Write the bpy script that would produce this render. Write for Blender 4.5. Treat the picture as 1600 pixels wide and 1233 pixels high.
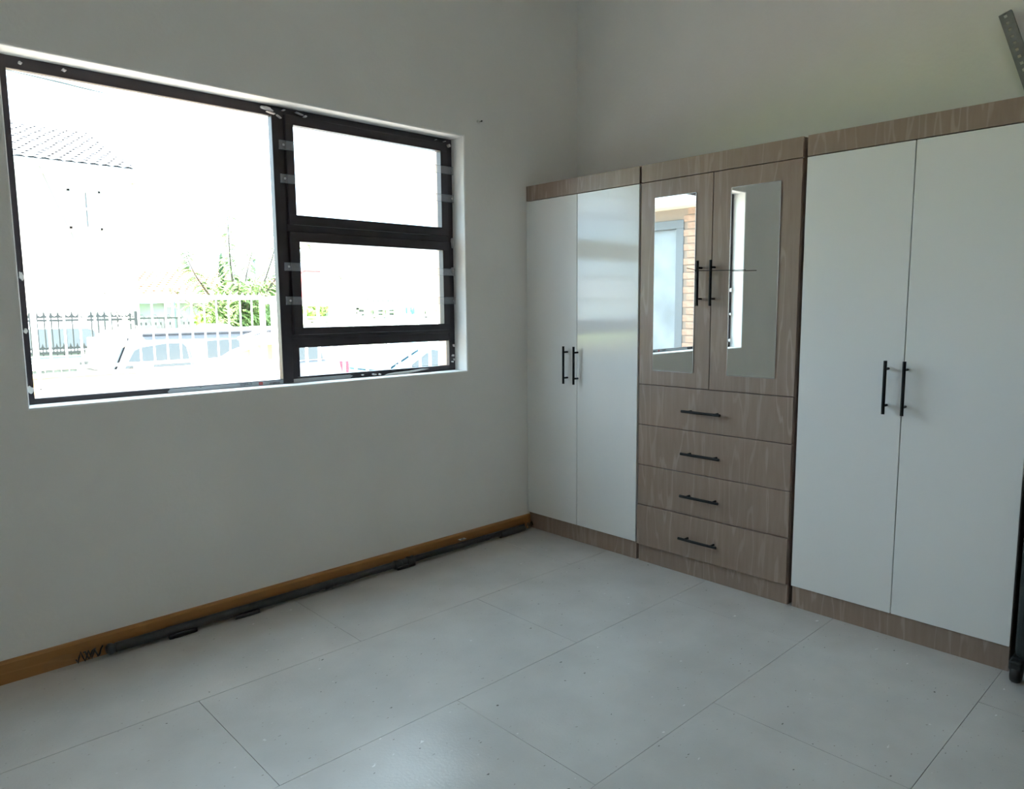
import bpy, bmesh, math, random
from mathutils import Vector, Matrix
random.seed(7)
for o in list(bpy.data.objects): bpy.data.objects.remove(o, do_unlink=True)
S = bpy.context.scene
COL = S.collection

# ------------------------------------------------------------------ camera
CX, CY, CZ = -3.066, -2.728, 1.1842
YAW, PITCH, ROLL, FPX = -0.7538, -0.1197, -0.0089, 1130.22
def cam_axes():
    cy, sy, cp, sp = math.cos(YAW), math.sin(YAW), math.cos(PITCH), math.sin(PITCH)
    f = Vector((-sy*cp, cy*cp, sp)); r = Vector((cy, sy, 0)); u = r.cross(f)
    c, s = math.cos(ROLL), math.sin(ROLL)
    return c*r+s*u, -s*r+c*u, f
AR, AU, AF = cam_axes()
cd = bpy.data.cameras.new('camera'); cam = bpy.data.objects.new('camera', cd); COL.objects.link(cam)
cd.sensor_fit = 'HORIZONTAL'; cd.sensor_width = 36.0; cd.lens = FPX/1600*36.0; cd.clip_start = 0.05; cd.clip_end = 500
cam.matrix_world = Matrix(((AR.x, AU.x, -AF.x, CX), (AR.y, AU.y, -AF.y, CY), (AR.z, AU.z, -AF.z, CZ), (0, 0, 0, 1)))
S.camera = cam
def at(px, py, Y):
    """world point at depth Y seen in direction of a photo pixel (survey of the street outside)"""
    d = AR*((px-800)/FPX) - AU*((py-616.5)/FPX) + AF
    return Vector((CX, CY, CZ)) + d*((Y-CY)/d.y)

# ------------------------------------------------------------------ world, sun, lights, exposure
wd = bpy.data.worlds.new('sky'); S.world = wd; wd.use_nodes = True
nt = wd.node_tree; nt.nodes.clear()
def N(t, kind, **kw):
    n = t.nodes.new(kind)
    for k, v in kw.items(): setattr(n, k, v)
    return n
tc = N(nt, 'ShaderNodeTexCoord'); mp = N(nt, 'ShaderNodeMapping'); mp.inputs['Scale'].default_value = (1.6, 1.6, 7.0)
no = N(nt, 'ShaderNodeTexNoise'); no.inputs['Scale'].default_value = 1.5; no.inputs['Detail'].default_value = 6; no.inputs['Roughness'].default_value = .55
cr = N(nt, 'ShaderNodeValToRGB'); cr.color_ramp.elements[0].position = .36; cr.color_ramp.elements[1].position = .62
cr.color_ramp.elements[0].color = (.40, .70, .93, 1); cr.color_ramp.elements[1].color = (.78, .90, .96, 1)
bg = N(nt, 'ShaderNodeBackground'); bg.inputs['Strength'].default_value = 1.08
ou = N(nt, 'ShaderNodeOutputWorld')
nt.links.new(tc.outputs['Generated'], mp.inputs['Vector']); nt.links.new(mp.outputs[0], no.inputs['Vector'])
nt.links.new(no.outputs['Fac'], cr.inputs['Fac']); nt.links.new(cr.outputs[0], bg.inputs['Color']); nt.links.new(bg.outputs[0], ou.inputs['Surface'])

sd = bpy.data.lights.new('sun_offscreen', 'SUN'); sd.energy = 5.6; sd.angle = .01; sd.color = (1, .95, .86)
sun = bpy.data.objects.new('sun_offscreen', sd); COL.objects.link(sun)
sun.rotation_euler = Vector((.62, .27, -1.15)).to_track_quat('-Z', 'Y').to_euler(); sun.location = (-10, -8, 20)
vs = S.view_settings; vs.view_transform = 'Standard'; vs.look = 'None'; vs.exposure = 3.1; vs.gamma = 1.0; vs.use_curve_mapping = False

# daylight has to bounce many times to fill a room lit by one window
S.cycles.max_bounces = 24; S.cycles.diffuse_bounces = 16; S.cycles.glossy_bounces = 6; S.cycles.transparent_max_bounces = 24

# ------------------------------------------------------------------ materials
M = {}
def mat(name, col, rough=.6, metal=0, spec=.5, noise=None, bump=None, coat=0, scale=(1, 1, 1), emit=None):
    """principled; noise=(scale, amount) varies the colour, bump=(scale, strength)"""
    m = bpy.data.materials.new(name); m.use_nodes = True; t = m.node_tree; b = t.nodes['Principled BSDF']
    b.inputs['Base Color'].default_value = (*col, 1); b.inputs['Roughness'].default_value = rough; b.inputs['Metallic'].default_value = metal
    b.inputs['Specular IOR Level'].default_value = spec; b.inputs['Coat Weight'].default_value = coat; b.inputs['Coat Roughness'].default_value = .05
    c = N(t, 'ShaderNodeTexCoord'); mpn = N(t, 'ShaderNodeMapping'); mpn.inputs['Scale'].default_value = scale; t.links.new(c.outputs['Object'], mpn.inputs['Vector'])
    if noise:
        n = N(t, 'ShaderNodeTexNoise'); n.inputs['Scale'].default_value = noise[0]; n.inputs['Detail'].default_value = 5
        r = N(t, 'ShaderNodeValToRGB'); a = noise[1]
        r.color_ramp.elements[0].position = .3; r.color_ramp.elements[1].position = .7
        r.color_ramp.elements[0].color = (*[max(0, x*(1-a)) for x in col], 1); r.color_ramp.elements[1].color = (*[min(1, x*(1+a)) for x in col], 1)
        t.links.new(mpn.outputs[0], n.inputs['Vector']); t.links.new(n.outputs['Fac'], r.inputs['Fac']); t.links.new(r.outputs[0], b.inputs['Base Color'])
    if bump:
        n = N(t, 'ShaderNodeTexNoise'); n.inputs['Scale'].default_value = bump[0]; n.inputs['Detail'].default_value = 4
        bp = N(t, 'ShaderNodeBump'); bp.inputs['Strength'].default_value = bump[1]; bp.inputs['Distance'].default_value = .01
        t.links.new(mpn.outputs[0], n.inputs['Vector']); t.links.new(n.outputs['Fac'], bp.inputs['Height']); t.links.new(bp.outputs[0], b.inputs['Normal'])
    M[name] = m; return m
def clear_mat(name, col, see, rough=.08, spots=0.0):
    """thin clear sheet: lets light through, with a weak sheen and optional dried specks"""
    m = bpy.data.materials.new(name); m.use_nodes = True; t = m.node_tree; t.nodes.clear()
    o = N(t, 'ShaderNodeOutputMaterial'); mx = N(t, 'ShaderNodeMixShader'); tr = N(t, 'ShaderNodeBsdfTransparent'); g = N(t, 'ShaderNodeBsdfPrincipled')
    g.inputs['Base Color'].default_value = (*col, 1); g.inputs['Roughness'].default_value = rough
    mx.inputs[0].default_value = 1-see
    t.links.new(tr.outputs[0], mx.inputs[1]); t.links.new(g.outputs[0], mx.inputs[2]); t.links.new(mx.outputs[0], o.inputs['Surface'])
    if spots:
        c = N(t, 'ShaderNodeTexCoord'); v = N(t, 'ShaderNodeTexNoise'); v.inputs['Scale'].default_value = spots; v.inputs['Detail'].default_value = 1
        r = N(t, 'ShaderNodeValToRGB'); r.color_ramp.elements[0].position = .74; r.color_ramp.elements[1].position = .78
        k = 1-see; r.color_ramp.elements[0].color = (k, k, k, 1); r.color_ramp.elements[1].color = (.6, .6, .6, 1)
        t.links.new(c.outputs['Object'], v.inputs['Vector']); t.links.new(v.outputs['Fac'], r.inputs['Fac']); t.links.new(r.outputs[0], mx.inputs[0])
    M[name] = m; return m
def wood_mat(name, dark, light, scale=1.0, rough=.45, horizontal=False):
    """vertical grain with fine streaks and pale cathedral lines"""
    m = bpy.data.materials.new(name); m.use_nodes = True; t = m.node_tree; b = t.nodes['Principled BSDF']
    b.inputs['Roughness'].default_value = rough
    c = N(t, 'ShaderNodeTexCoord'); mpn = N(t, 'ShaderNodeMapping')
    mpn.inputs['Scale'].default_value = (.5*scale, 3*scale, 3*scale) if horizontal else (3*scale, 3*scale, .35*scale)
    t.links.new(c.outputs['Object'], mpn.inputs['Vector'])
    n1 = N(t, 'ShaderNodeTexNoise'); n1.inputs['Scale'].default_value = 1.7; n1.inputs['Detail'].default_value = 3
    t.links.new(mpn.outputs[0], n1.inputs['Vector'])
    ma = N(t, 'ShaderNodeMath', operation='MULTIPLY'); ma.inputs[1].default_value = 46; t.links.new(n1.outputs['Fac'], ma.inputs[0])
    si = N(t, 'ShaderNodeMath', operation='SINE'); t.links.new(ma.outputs[0], si.inputs[0])
    ln = N(t, 'ShaderNodeValToRGB'); ln.color_ramp.elements[0].position = .80; ln.color_ramp.elements[1].position = 1.0
    ln.color_ramp.elements[0].color = (0, 0, 0, 1); ln.color_ramp.elements[1].color = (.85, .85, .85, 1); t.links.new(si.outputs[0], ln.inputs['Fac'])
    n2 = N(t, 'ShaderNodeTexNoise'); n2.inputs['Scale'].default_value = 14; n2.inputs['Detail'].default_value = 6; t.links.new(mpn.outputs[0], n2.inputs['Vector'])
    r = N(t, 'ShaderNodeValToRGB'); r.color_ramp.elements[0].position = .3; r.color_ramp.elements[1].position = .75
    mid = [d*.75+l*.25 for d, l in zip(dark, light)]
    r.color_ramp.elements[0].color = (*dark, 1); r.color_ramp.elements[1].color = (*mid, 1); t.links.new(n2.outputs['Fac'], r.inputs['Fac'])
    mx = N(t, 'ShaderNodeMixRGB'); mx.inputs[2].default_value = (*light, 1)
    n3 = N(t, 'ShaderNodeTexNoise'); n3.inputs['Scale'].default_value = .9; t.links.new(mpn.outputs[0], n3.inputs['Vector'])
    mm = N(t, 'ShaderNodeMath', operation='MULTIPLY'); t.links.new(ln.outputs[0], mm.inputs[0]); t.links.new(n3.outputs['Fac'], mm.inputs[1])
    t.links.new(mm.outputs[0], mx.inputs[0]); t.links.new(r.outputs[0], mx.inputs[1]); t.links.new(mx.outputs[0], b.inputs['Base Color'])
    M[name] = m; return m
def floor_mat():
    m = bpy.data.materials.new('vinyl'); m.use_nodes = True; t = m.node_tree; b = t.nodes['Principled BSDF']
    b.inputs['Specular IOR Level'].default_value = .55
    c = N(t, 'ShaderNodeTexCoord'); g = N(t, 'ShaderNodeNewGeometry')
    n1 = N(t, 'ShaderNodeTexNoise'); n1.inputs['Scale'].default_value = 5; n1.inputs['Detail'].default_value = 7; t.links.new(g.outputs['Position'], n1.inputs['Vector'])
    r1 = N(t, 'ShaderNodeValToRGB'); r1.color_ramp.elements[0].position = .3; r1.color_ramp.elements[1].position = .7
    r1.color_ramp.elements[0].color = (.53, .525, .515, 1); r1.color_ramp.elements[1].color = (.61, .605, .595, 1); t.links.new(n1.outputs['Fac'], r1.inputs['Fac'])
    prev = r1.outputs[0]
    for sc, lo, hi, col in ((55, .735, .77, (.16, .15, .14)), (38, .735, .78, (.80, .80, .80)), (95, .71, .76, (.30, .27, .24))):
        mpn = N(t, 'ShaderNodeMapping'); mpn.inputs['Location'].default_value = (sc*.37, sc*.11, 0); mpn.inputs['Scale'].default_value = (.7, 1.2, 1)
        t.links.new(g.outputs['Position'], mpn.inputs['Vector'])
        n = N(t, 'ShaderNodeTexNoise'); n.inputs['Scale'].default_value = sc; n.inputs['Detail'].default_value = 2; t.links.new(mpn.outputs[0], n.inputs['Vector'])
        r = N(t, 'ShaderNodeValToRGB'); r.color_ramp.elements[0].position = lo; r.color_ramp.elements[1].position = hi; t.links.new(n.outputs['Fac'], r.inputs['Fac'])
        mx = N(t, 'ShaderNodeMixRGB'); mx.inputs[2].default_value = (*col, 1); t.links.new(r.outputs[0], mx.inputs[0]); t.links.new(prev, mx.inputs[1]); prev = mx.outputs[0]
    t.links.new(prev, b.inputs['Base Color'])
    n4 = N(t, 'ShaderNodeTexNoise'); n4.inputs['Scale'].default_value = 120; n4.inputs['Detail'].default_value = 3; t.links.new(g.outputs['Position'], n4.inputs['Vector'])
    bu = N(t, 'ShaderNodeBump'); bu.inputs['Strength'].default_value = .12; bu.inputs['Distance'].default_value = .004; t.links.new(n4.outputs['Fac'], bu.inputs['Height']); t.links.new(bu.outputs[0], b.inputs['Normal'])
    b.inputs['Roughness'].default_value = .25; b.inputs['Specular IOR Level'].default_value = .5; b.inputs['IOR'].default_value = 1.5
    M['vinyl'] = m
floor_mat()
mat('plaster', (.82, .81, .79), .85, noise=(2.5, .03), bump=(60, .08))
mat('ceiling_white', (.84, .84, .83), .9)
mat('tan_render', (.62, .46, .36), .9, noise=(9, .08), bump=(40, .2))
wood_mat('laminate', (.27, .195, .155), (.46, .37, .31), 1.6, .38)
wood_mat('pine', (.36, .165, .05), (.50, .26, .09), 1.2, .42, True)
mat('carcass', (.05, .033, .022), .6)
mat('gloss_white', (.80, .805, .80), .10, spec=.4)
mat('edge_white', (.7, .7, .68), .4)
mat('black_metal', (.006, .006, .007), .5, spec=.25)
mat('mirror', (.86, .89, .88), .01, metal=1)
mat('frame_bronze', (.032, .025, .032), .42, noise=(14, .2))
mat('gasket', (.008, .008, .009), .7)
mat('putty', (.62, .61, .6), .8, bump=(50, .4))
mat('tape', (.36, .38, .40), .45)
mat('ink', (.02, .02, .02), .6)
mat('red_ink', (.5, .06, .05), .6)
clear_mat('glass', (.9, .95, 1.0), .965, .02)
clear_mat('acrylic', (.86, .90, 1.0), .84, .1)
clear_mat('acrylic_edge', (.35, .42, .45), .45, .2)
clear_mat('poly_bag', (.34, .31, .29), .96, .45)
mat('rod_black', (.014, .017, .022), .3)
mat('paper', (.8, .8, .78), .7)
mat('galvanised', (.25, .26, .25), .4, metal=.7, noise=(30, .15))
mat('steel', (.5, .5, .5), .35, metal=.9)
mat('suitcase', (.006, .010, .010), .6, bump=(200, .2)); mat('rubber', (.01, .01, .01), .5)
# outside
mat('white_paint', (.80, .84, .84), .45)
mat('cream_paint', (.70, .64, .52), .5)
mat('yellow_render', (.80, .55, .27), .9, noise=(6, .06), bump=(25, .25))
mat('pillar_cap', (.42, .43, .42), .8, noise=(10, .1))
mat('grey_render', (.53, .47, .43), .9, noise=(.8, .05))
mat('cream_render', (.74, .66, .50), .9, noise=(1.2, .05))
mat('grey_tile', (.50, .50, .52), .75, noise=(3, .12))
mat('grey_tile_under', (.22, .22, .23), .9)
mat('orange_tile', (.62, .33, .20), .8, noise=(3, .12)); mat('orange_under', (.26, .13, .09), .9)
mat('red_roof', (.62, .11, .10), .55, noise=(1, .08)); mat('pale_roof', (.52, .53, .43), .6, noise=(1, .05))
mat('gutter', (.56, .63, .64), .5)
mat('house_glass', (.05, .055, .06), .06); mat('curtain', (.60, .60, .60), .8)
mat('grey_wall', (.38, .42, .45), .9, noise=(1, .06)); mat('dark_wall', (.17, .19, .21), .9); mat('turquoise', (.35, .62, .62), .6)
mat('black_iron', (.02, .024, .026), .5); mat('paling', (.13, .13, .14), .85, noise=(8, .35)); mat('post_grey', (.13, .17, .19), .7)
mat('slat', (.78, .78, .74), .85, noise=(4, .06)); mat('concrete', (.5, .48, .44), .9)
mat('car_white', (.80, .81, .82), .2, coat=.5); mat('car_dark', (.095, .10, .115), .3, coat=.4); mat('car_blue', (.24, .55, .74), .2, coat=.6)
mat('car_glass', (.03, .035, .035), .04, spec=.8)
mat('tail_red', (.55, .03, .05), .25); mat('tyre', (.02, .02, .02), .8); mat('chrome', (.6, .6, .6), .25, metal=1)
mat('leaf_dark', (.10, .17, .06), .7); mat('leaf_light', (.25, .36, .09), .7); mat('bark', (.10, .08, .06), .9)
mat('leaf_mid', (.17, .26, .075), .7); mat('conifer', (.05, .10, .06), .8); mat('palm', (.12, .20, .12), .8)
mat('asphalt', (.17, .17, .17), .95, noise=(3, .15)); mat('paving', (.40, .37, .33), .9, noise=(3, .1)); mat('grass', (.28, .36, .10), .95, noise=(6, .3))
mat('kerb_stone', (.55, .43, .31), .9, noise=(5, .2)); mat('cable', (.05, .06, .06), .6)
mat('brick', (.30, .20, .15), .9, noise=(20, .2)); mat('mortar', (.22, .18, .15), .95); mat('door_grey', (.19, .22, .245), .55, noise=(3, .25)); mat('jamb_grey', (.10, .115, .13), .6)
mat('globe', (.85, .85, .83), .4); mat('cloth_blue', (.12, .32, .62), .9); mat('cloth_white', (.75, .74, .78), .9, noise=(12, .35)); mat('cloth_violet', (.42, .42, .68), .9, noise=(14, .4))

# ------------------------------------------------------------------ mesh helpers
class MB:
    def __init__(s): s.v = []; s.f = []; s.smooth = []
    def add(s, vs, fs, sm=False):
        o = len(s.v); s.v += [tuple(v) for v in vs]
        for f in fs: s.f.append(tuple(i+o for i in f)); s.smooth.append(sm)
        return s
    def box(s, x0, x1, y0, y1, z0, z1):
        x0, x1 = sorted((x0, x1)); y0, y1 = sorted((y0, y1)); z0, z1 = sorted((z0, z1))
        return s.add([(x0, y0, z0), (x1, y0, z0), (x1, y1, z0), (x0, y1, z0), (x0, y0, z1), (x1, y0, z1), (x1, y1, z1), (x0, y1, z1)],
                     [(3, 2, 1, 0), (4, 5, 6, 7), (0, 1, 5, 4), (1, 2, 6, 5), (2, 3, 7, 6), (3, 0, 4, 7)])
    def hexa(s, p): return s.add(p, [(3, 2, 1, 0), (4, 5, 6, 7), (0, 1, 5, 4), (1, 2, 6, 5), (2, 3, 7, 6), (3, 0, 4, 7)])
    def prism(s, poly, axis, a, b):
        """extrude a 2-D outline along axis ('x': (y,z), 'y': (x,z), 'z': (x,y))"""
        def P(p, t): return {'x': (t, p[0], p[1]), 'y': (p[0], t, p[1]), 'z': (p[0], p[1], t)}[axis]
        n = len(poly); vs = [P(p, a) for p in poly]+[P(p, b) for p in poly]
        return s.add(vs, [tuple(range(n))[::-1], tuple(range(n, 2*n))]+[(i, (i+1) % n, n+(i+1) % n, n+i) for i in range(n)])
    def tube(s, path, r, n=8, cap=True):
        path = [Vector(p) for p in path]; k = len(path); rr = r if isinstance(r, (list, tuple)) else [r]*k
        vs = []; ref = None
        for i, p in enumerate(path):
            d = (path[min(i+1, k-1)]-path[max(i-1, 0)]).normalized()
            if ref is None: ref = Vector((0, 0, 1)) if abs(d.z) < .9 else Vector((1, 0, 0))
            a = d.cross(ref).normalized(); b = d.cross(a).normalized(); ref = -b if False else ref
            for j in range(n):
                t = 2*math.pi*j/n; vs.append(p+(a*math.cos(t)+b*math.sin(t))*rr[i])
        fs = [(i*n+j, i*n+(j+1) % n, (i+1)*n+(j+1) % n, (i+1)*n+j) for i in range(k-1) for j in range(n)]
        s.add(vs, fs, True)
        if cap: s.add(vs[:n], [tuple(range(n))]); s.add(vs[-n:], [tuple(range(n))[::-1]])
        return s
    def lathe(s, prof, c, axis='z', n=20):
        """prof: (radius, offset along axis)"""
        vs = []
        for r, h in prof:
            for j in range(n):
                t = 2*math.pi*j/n; a, b = r*math.cos(t), r*math.sin(t)
                vs.append({'z': (c[0]+a, c[1]+b, c[2]+h), 'y': (c[0]+a, c[1]+h, c[2]+b), 'x': (c[0]+h, c[1]+a, c[2]+b)}[axis])
        k = len(prof)
        return s.add(vs, [(i*n+j, i*n+(j+1) % n, (i+1)*n+(j+1) % n, (i+1)*n+j) for i in range(k-1) for j in range(n)]+[tuple(range(n))[::-1], tuple(range((k-1)*n, k*n))], True)
    def ball(s, c, r, n=14):
        return s.lathe([(max(r*math.sin(math.pi*i/n), r*.01), -r*math.cos(math.pi*i/n)) for i in range(n+1)], c, 'z', n)
    def quad(s, a, b, c, d, th, nrm):
        n = Vector(nrm).normalized()*th; p = [Vector(q) for q in (a, b, c, d)]
        return s.hexa([*p, *[q+n for q in p]])
    def mesh(s, name, bevel=0, seg=2):
        me = bpy.data.meshes.new(name); me.from_pydata(s.v, [], s.f); me.polygons.foreach_set('use_smooth', s.smooth)
        bm = bmesh.new(); bm.from_mesh(me); bmesh.ops.recalc_face_normals(bm, faces=bm.faces)
        if bevel: bmesh.ops.bevel(bm, geom=[e for e in bm.edges], offset=bevel, segments=seg, affect='EDGES', profile=.5, clamp_overlap=True)
        bm.to_mesh(me); bm.free(); return me
    def build(s, name, m, parent=None, bevel=0, seg=2):
        me = s.mesh(name, bevel, seg); me.materials.append(M[m] if isinstance(m, str) else m)
        return link(name, me, parent)
def link(name, data, parent=None):
    o = bpy.data.objects.new(name, data); COL.objects.link(o)
    if parent is not None:
        o.parent = parent
        if parent.matrix_basis != Matrix(): o.matrix_parent_inverse = parent.matrix_basis.inverted()
    return o
def tag(o, label=None, cat=None, group=None, kind=None):
    for k, v in (('label', label), ('category', cat), ('group', group), ('kind', kind)):
        if v: o[k] = v
    return o
def thing(name, label, cat, loc=(0, 0, 0), group=None, kind=None):
    o = link(name, None); o.location = loc; return tag(o, label, cat, group, kind)
def struct(o, label=None): o['kind'] = 'structure'; return tag(o, label)
def box(name, m, parent, x0, x1, y0, y1, z0, z1, bevel=0): return MB().box(x0, x1, y0, y1, z0, z1).build(name, m, parent, bevel)

# ------------------------------------------------------------------ room shell
RX0, RY0, RZ = -4.3, -4.0, 3.0
WXL, WXR, WZB, WZT, WY = -2.6201, -.8012, .878, 1.989, .098      # window opening, depth of the frame behind the wall face
fl = struct(box('floor', 'mortar', None, RX0-.2, .2, RY0-.2, .12, -.12, -.006), 'grey speckled vinyl tile floor laid in a staggered bond')
TW, TL = .547, 1.115
tile_me = {}
row = 0; y = 0.0
while y > RY0+.01:
    y1 = max(y-TW if row else -.55, RY0)
    off = (-.66 if row % 2 == 0 else -.115)
    xs = [0.0]; x = off
    while x > RX0: xs.append(x); x -= TL
    xs.append(RX0)
    for a, b in zip(xs[:-1], xs[1:]):
        g = .0008
        key = (round(a-b, 3), round(y-y1, 3))
        if key not in tile_me:
            w_, h_ = (a-b)/2-g, (y-y1)/2-g
            me = MB().box(-w_, w_, -h_, h_, -.006, 0).mesh('tile'); me.materials.append(M['vinyl']); tile_me[key] = me
        t = link('tile', tile_me[key], fl); t.location = ((a+b)/2, (y+y1)/2, random.uniform(-.0003, .0002))
    y = y1; row += 1

def holed_wall(name, y0, y1, xl, xr, zb, zt, m, bev, x0, x1, z0, z1):
    bm = bmesh.new(); V = {}
    for yy in (y0, y1):
        for tagk, (ax, bx, az, bz) in (('o', (x0, x1, z0, z1)), ('i', (xl, xr, zb, zt))):
            V[yy, tagk] = [bm.verts.new(p) for p in ((ax, yy, az), (bx, yy, az), (bx, yy, bz), (ax, yy, bz))]
    for yy in (y0, y1):
        for i in range(4): bm.faces.new((V[yy, 'o'][i], V[yy, 'o'][(i+1) % 4], V[yy, 'i'][(i+1) % 4], V[yy, 'i'][i]))
    for k in 'oi':
        for i in range(4): bm.faces.new((V[y0, k][i], V[y0, k][(i+1) % 4], V[y1, k][(i+1) % 4], V[y1, k][i]))
    bmesh.ops.recalc_face_normals(bm, faces=bm.faces)
    if bev:
        inner = set(V[y0, 'i'])
        bmesh.ops.bevel(bm, geom=[e for e in bm.edges if e.verts[0] in inner and e.verts[1] in inner], offset=bev, segments=4, affect='EDGES', profile=.5)
    me = bpy.data.meshes.new(name); bm.to_mesh(me); bm.free()
    return me
me = holed_wall('wall_back', 0, .125, WXL, WXR, WZB, WZT, 'plaster', .009, RX0-.2, .2, -.1, RZ)
me.materials.append(M['plaster']); me.materials.append(M['plaster'])
for p in me.polygons:
    c = p.center
    if .0005 < c.y < .124 and WXL-.02 < c.x < WXR+.02 and WZB-.02 < c.z < WZT+.02: p.material_index = 1; 
    if len(p.vertices) == 4 and p.material_index == 1 and p.area < .02: p.use_smooth = True
wb = struct(link('wall_back', me), 'grey-white plastered wall with the window')
me = holed_wall('outer_leaf', .125, .235, WXL-.01, WXR+.004, WZB-.02, WZT+.01, 'tan_render', 0, RX0-.2, .2, -.8, RZ+.1)
me.materials.append(M['tan_render']); tag(link('outer_leaf', me, wb), 'tan rendered outer face of the window wall')
struct(box('wall_right', 'plaster', None, 0, .2, RY0-.2, .0, -.1, RZ), 'plain plastered wall behind the wardrobe units')
struct(box('wall_left', 'plaster', None, RX0-.2, RX0, RY0-.2, 0, -.1, RZ))
struct(box('wall_front', 'plaster', None, RX0, 0, RY0-.2, RY0, -.1, RZ))
struct(box('ceiling', 'ceiling_white', None, RX0-.2, .2, RY0-.2, .235, RZ, RZ+.2))
bb = MB().prism([(0, 0), (-.015, 0), (-.015, .066), (-.011, .072), (-.003, .074), (0, .074)], 'x', RX0, -.39)
struct(bb.build('baseboard_back', 'pine'), 'orange-brown varnished pine skirting along the window wall')
# small screw left in the wall beside the window
sc = thing('wall_screw', 'small dark screw sticking out of the wall beside the window', 'screw', (-.70, 0, 2.073))
MB().lathe([(.0018, .004), (.0018, -.012)], (-.70, 0, 2.073), 'y', 8).build('shank', 'steel', sc)
MB().lathe([(.004, -.012), (.003, -.015)], (-.70, 0, 2.073), 'y', 10).build('head', 'ink', sc)
MB().lathe([(.009, .002), (.008, -.001), (.004, -.002)], (-.712, 0, 2.071), 'y', 9).build('filler_dab', 'putty', sc)

# ------------------------------------------------------------------ window
win = struct(thing('window_1', 'dark bronze aluminium window with one large pane and three stacked openings', None, (-1.71, WY, WZB)))
FY0, FY1 = WY, WY+.026
def bar(name, x0, x1, z0, z1, y0=FY0, y1=FY1, m='frame_bronze', parent=None, bev=.002): return box(name, m, parent or win, x0, x1, y0, y1, z0, z1, bev)
bar('frame_jamb', WXL-.005, -2.588, WZB, WZT+.004)
bar('frame_jamb', -.836, WXR+.004, WZB, WZT+.004)
bar('frame_head', WXL-.004, WXR+.004, 1.950, WZT+.004, FY0+.001)
bar('frame_sill', WXL-.004, WXR+.004, WZB-.003, .897, FY0+.001)
bar('mullion', -1.714, -1.668, .88, 1.985, FY0-.004, FY1+.004)
bar('mullion_cover', -1.6685, -1.634, .895, 1.952, FY0+.002)
bar('transom', -1.667, -.835, 1.502, 1.530, FY0-.002)
bar('transom', -1.667, -.835, 1.062, 1.078, FY0-.002)
def sash(x0, x1, z0, z1, a, b, c, d):
    """opening light: stiles and rails round the clear opening (a,b)x(c,d)"""
    s = MB().box(x0, x1, FY0-.012, FY1-.004, z0, c).build('sash', 'frame_bronze', win, .002)
    box('rail', 'frame_bronze', s, x0, x1, FY0-.012, FY1-.004, d, z1, .002)
    box('stile', 'frame_bronze', s, x0, a, FY0-.0121, FY1-.0041, c-.001, d+.001, .002)
    box('stile', 'frame_bronze', s, b, x1, FY0-.0121, FY1-.0041, c-.001, d+.001, .002)
    g = .003
    gk = MB(); y = FY0-.0125
    gk.box(a-g, b+g, y, y+.002, c-g, c); gk.box(a-g, b+g, y, y+.002, d, d+g); gk.box(a-g, a, y, y+.002, c, d); gk.box(b, b+g, y, y+.002, c, d)
    gk.build('gasket', 'gasket', s)
    box('pane', 'glass', s, a-.004, b+.004, FY0+.015, FY0+.019, c-.004, d+.004)
    return s
sash(-1.660, -.838, 1.531, 1.962, -1.627, -.876, 1.569, 1.926)
sash(-1.660, -.838, 1.079, 1.501, -1.619, -.873, 1.108, 1.462)
box('glazing_bead', 'frame_bronze', win, -1.650, -.838, FY0+.0005, FY0+.024, 1.024, 1.0625, .001)
box('glazing_bead', 'frame_bronze', win, -1.650, -.838, FY0+.0005, FY0+.024, .896, .903, .001)
box('pane', 'glass', win, -1.642, -.838, FY0+.018, FY0+.022, .899, 1.030)
box('pane', 'glass', win, -2.594, -1.708, FY0+.017, FY0+.021, .893, 1.955)
# clear burglar strips screwed over the openings
for z0, z1 in ((1.823, 1.857), (1.692, 1.725), (1.342, 1.374), (1.204, 1.236)):
    st = box('clear_strip', 'acrylic', win, -1.692, -.806, FY0-.019, FY0-.0125, z0, z1); tag(st, 'clear acrylic burglar strip')
    for z in (z0, z1): box('strip_edge', 'acrylic_edge', st, -1.692, -.806, FY0-.0192, FY0-.0123, z-.0006, z+.0006)
    for x in (-1.675, -.818):
        MB().lathe([(.005, -.0005), (.005, -.002), (.003, -.0035)], (x, FY0-.019, (z0+z1)/2), 'y', 10).build('screw', 'steel', st)
# dried plaster smeared on the frame
def smear(x, z, w, h, tilt=0):
    n = 11; pts = []
    for i in range(n):
        t = 2*math.pi*i/n; k = random.uniform(.45, 1.1)
        a, b = w*k*math.cos(t), h*k*math.sin(t); pts.append((x+a*math.cos(tilt)-b*math.sin(tilt), z+a*math.sin(tilt)+b*math.cos(tilt)))
    MB().prism(pts, 'y', FY0-.0165, FY0-.001).build('plaster_smear', 'putty', win)
for a in ((-1.735, 1.972, .030, .006, -.15), (-1.715, 1.958, .025, .003, -.2), (-1.685, 1.948, .012, .003, -.5), (-1.60, 1.975, .020, .003, -.2), (-1.57, 1.968, .010, .004, .3), (-1.665, 1.976, .012, .003, .2),
          (-.822, 1.958, .008, .009, .4), (-.85, 1.973, .006, .003, 0), (-.90, 1.975, .004, .003, 0), (-2.55, 1.968, .007, .005, 0), (-2.43, 1.972, .008, .004, 0),
          (-2.598, 1.30, .006, .018, 0), (-2.600, 1.12, .006, .012, 0), (-2.6, .925, .010, .016, 0), (-.812, 1.50, .004, .025, .1), (-.812, 1.37, .005, .014, .3),
          (-.82, .95, .004, .006, 0), (-.812, .93, .003, .007, .4), (-.825, .92, .003, .004, 0), (-.815, 1.0, .003, .008, .2), (-1.28, .888, .010, .005, 0), (-1.25, .886, .006, .004, .5), (-1.34, .890, .005, .002, 0)):
    smear(*a)
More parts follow.
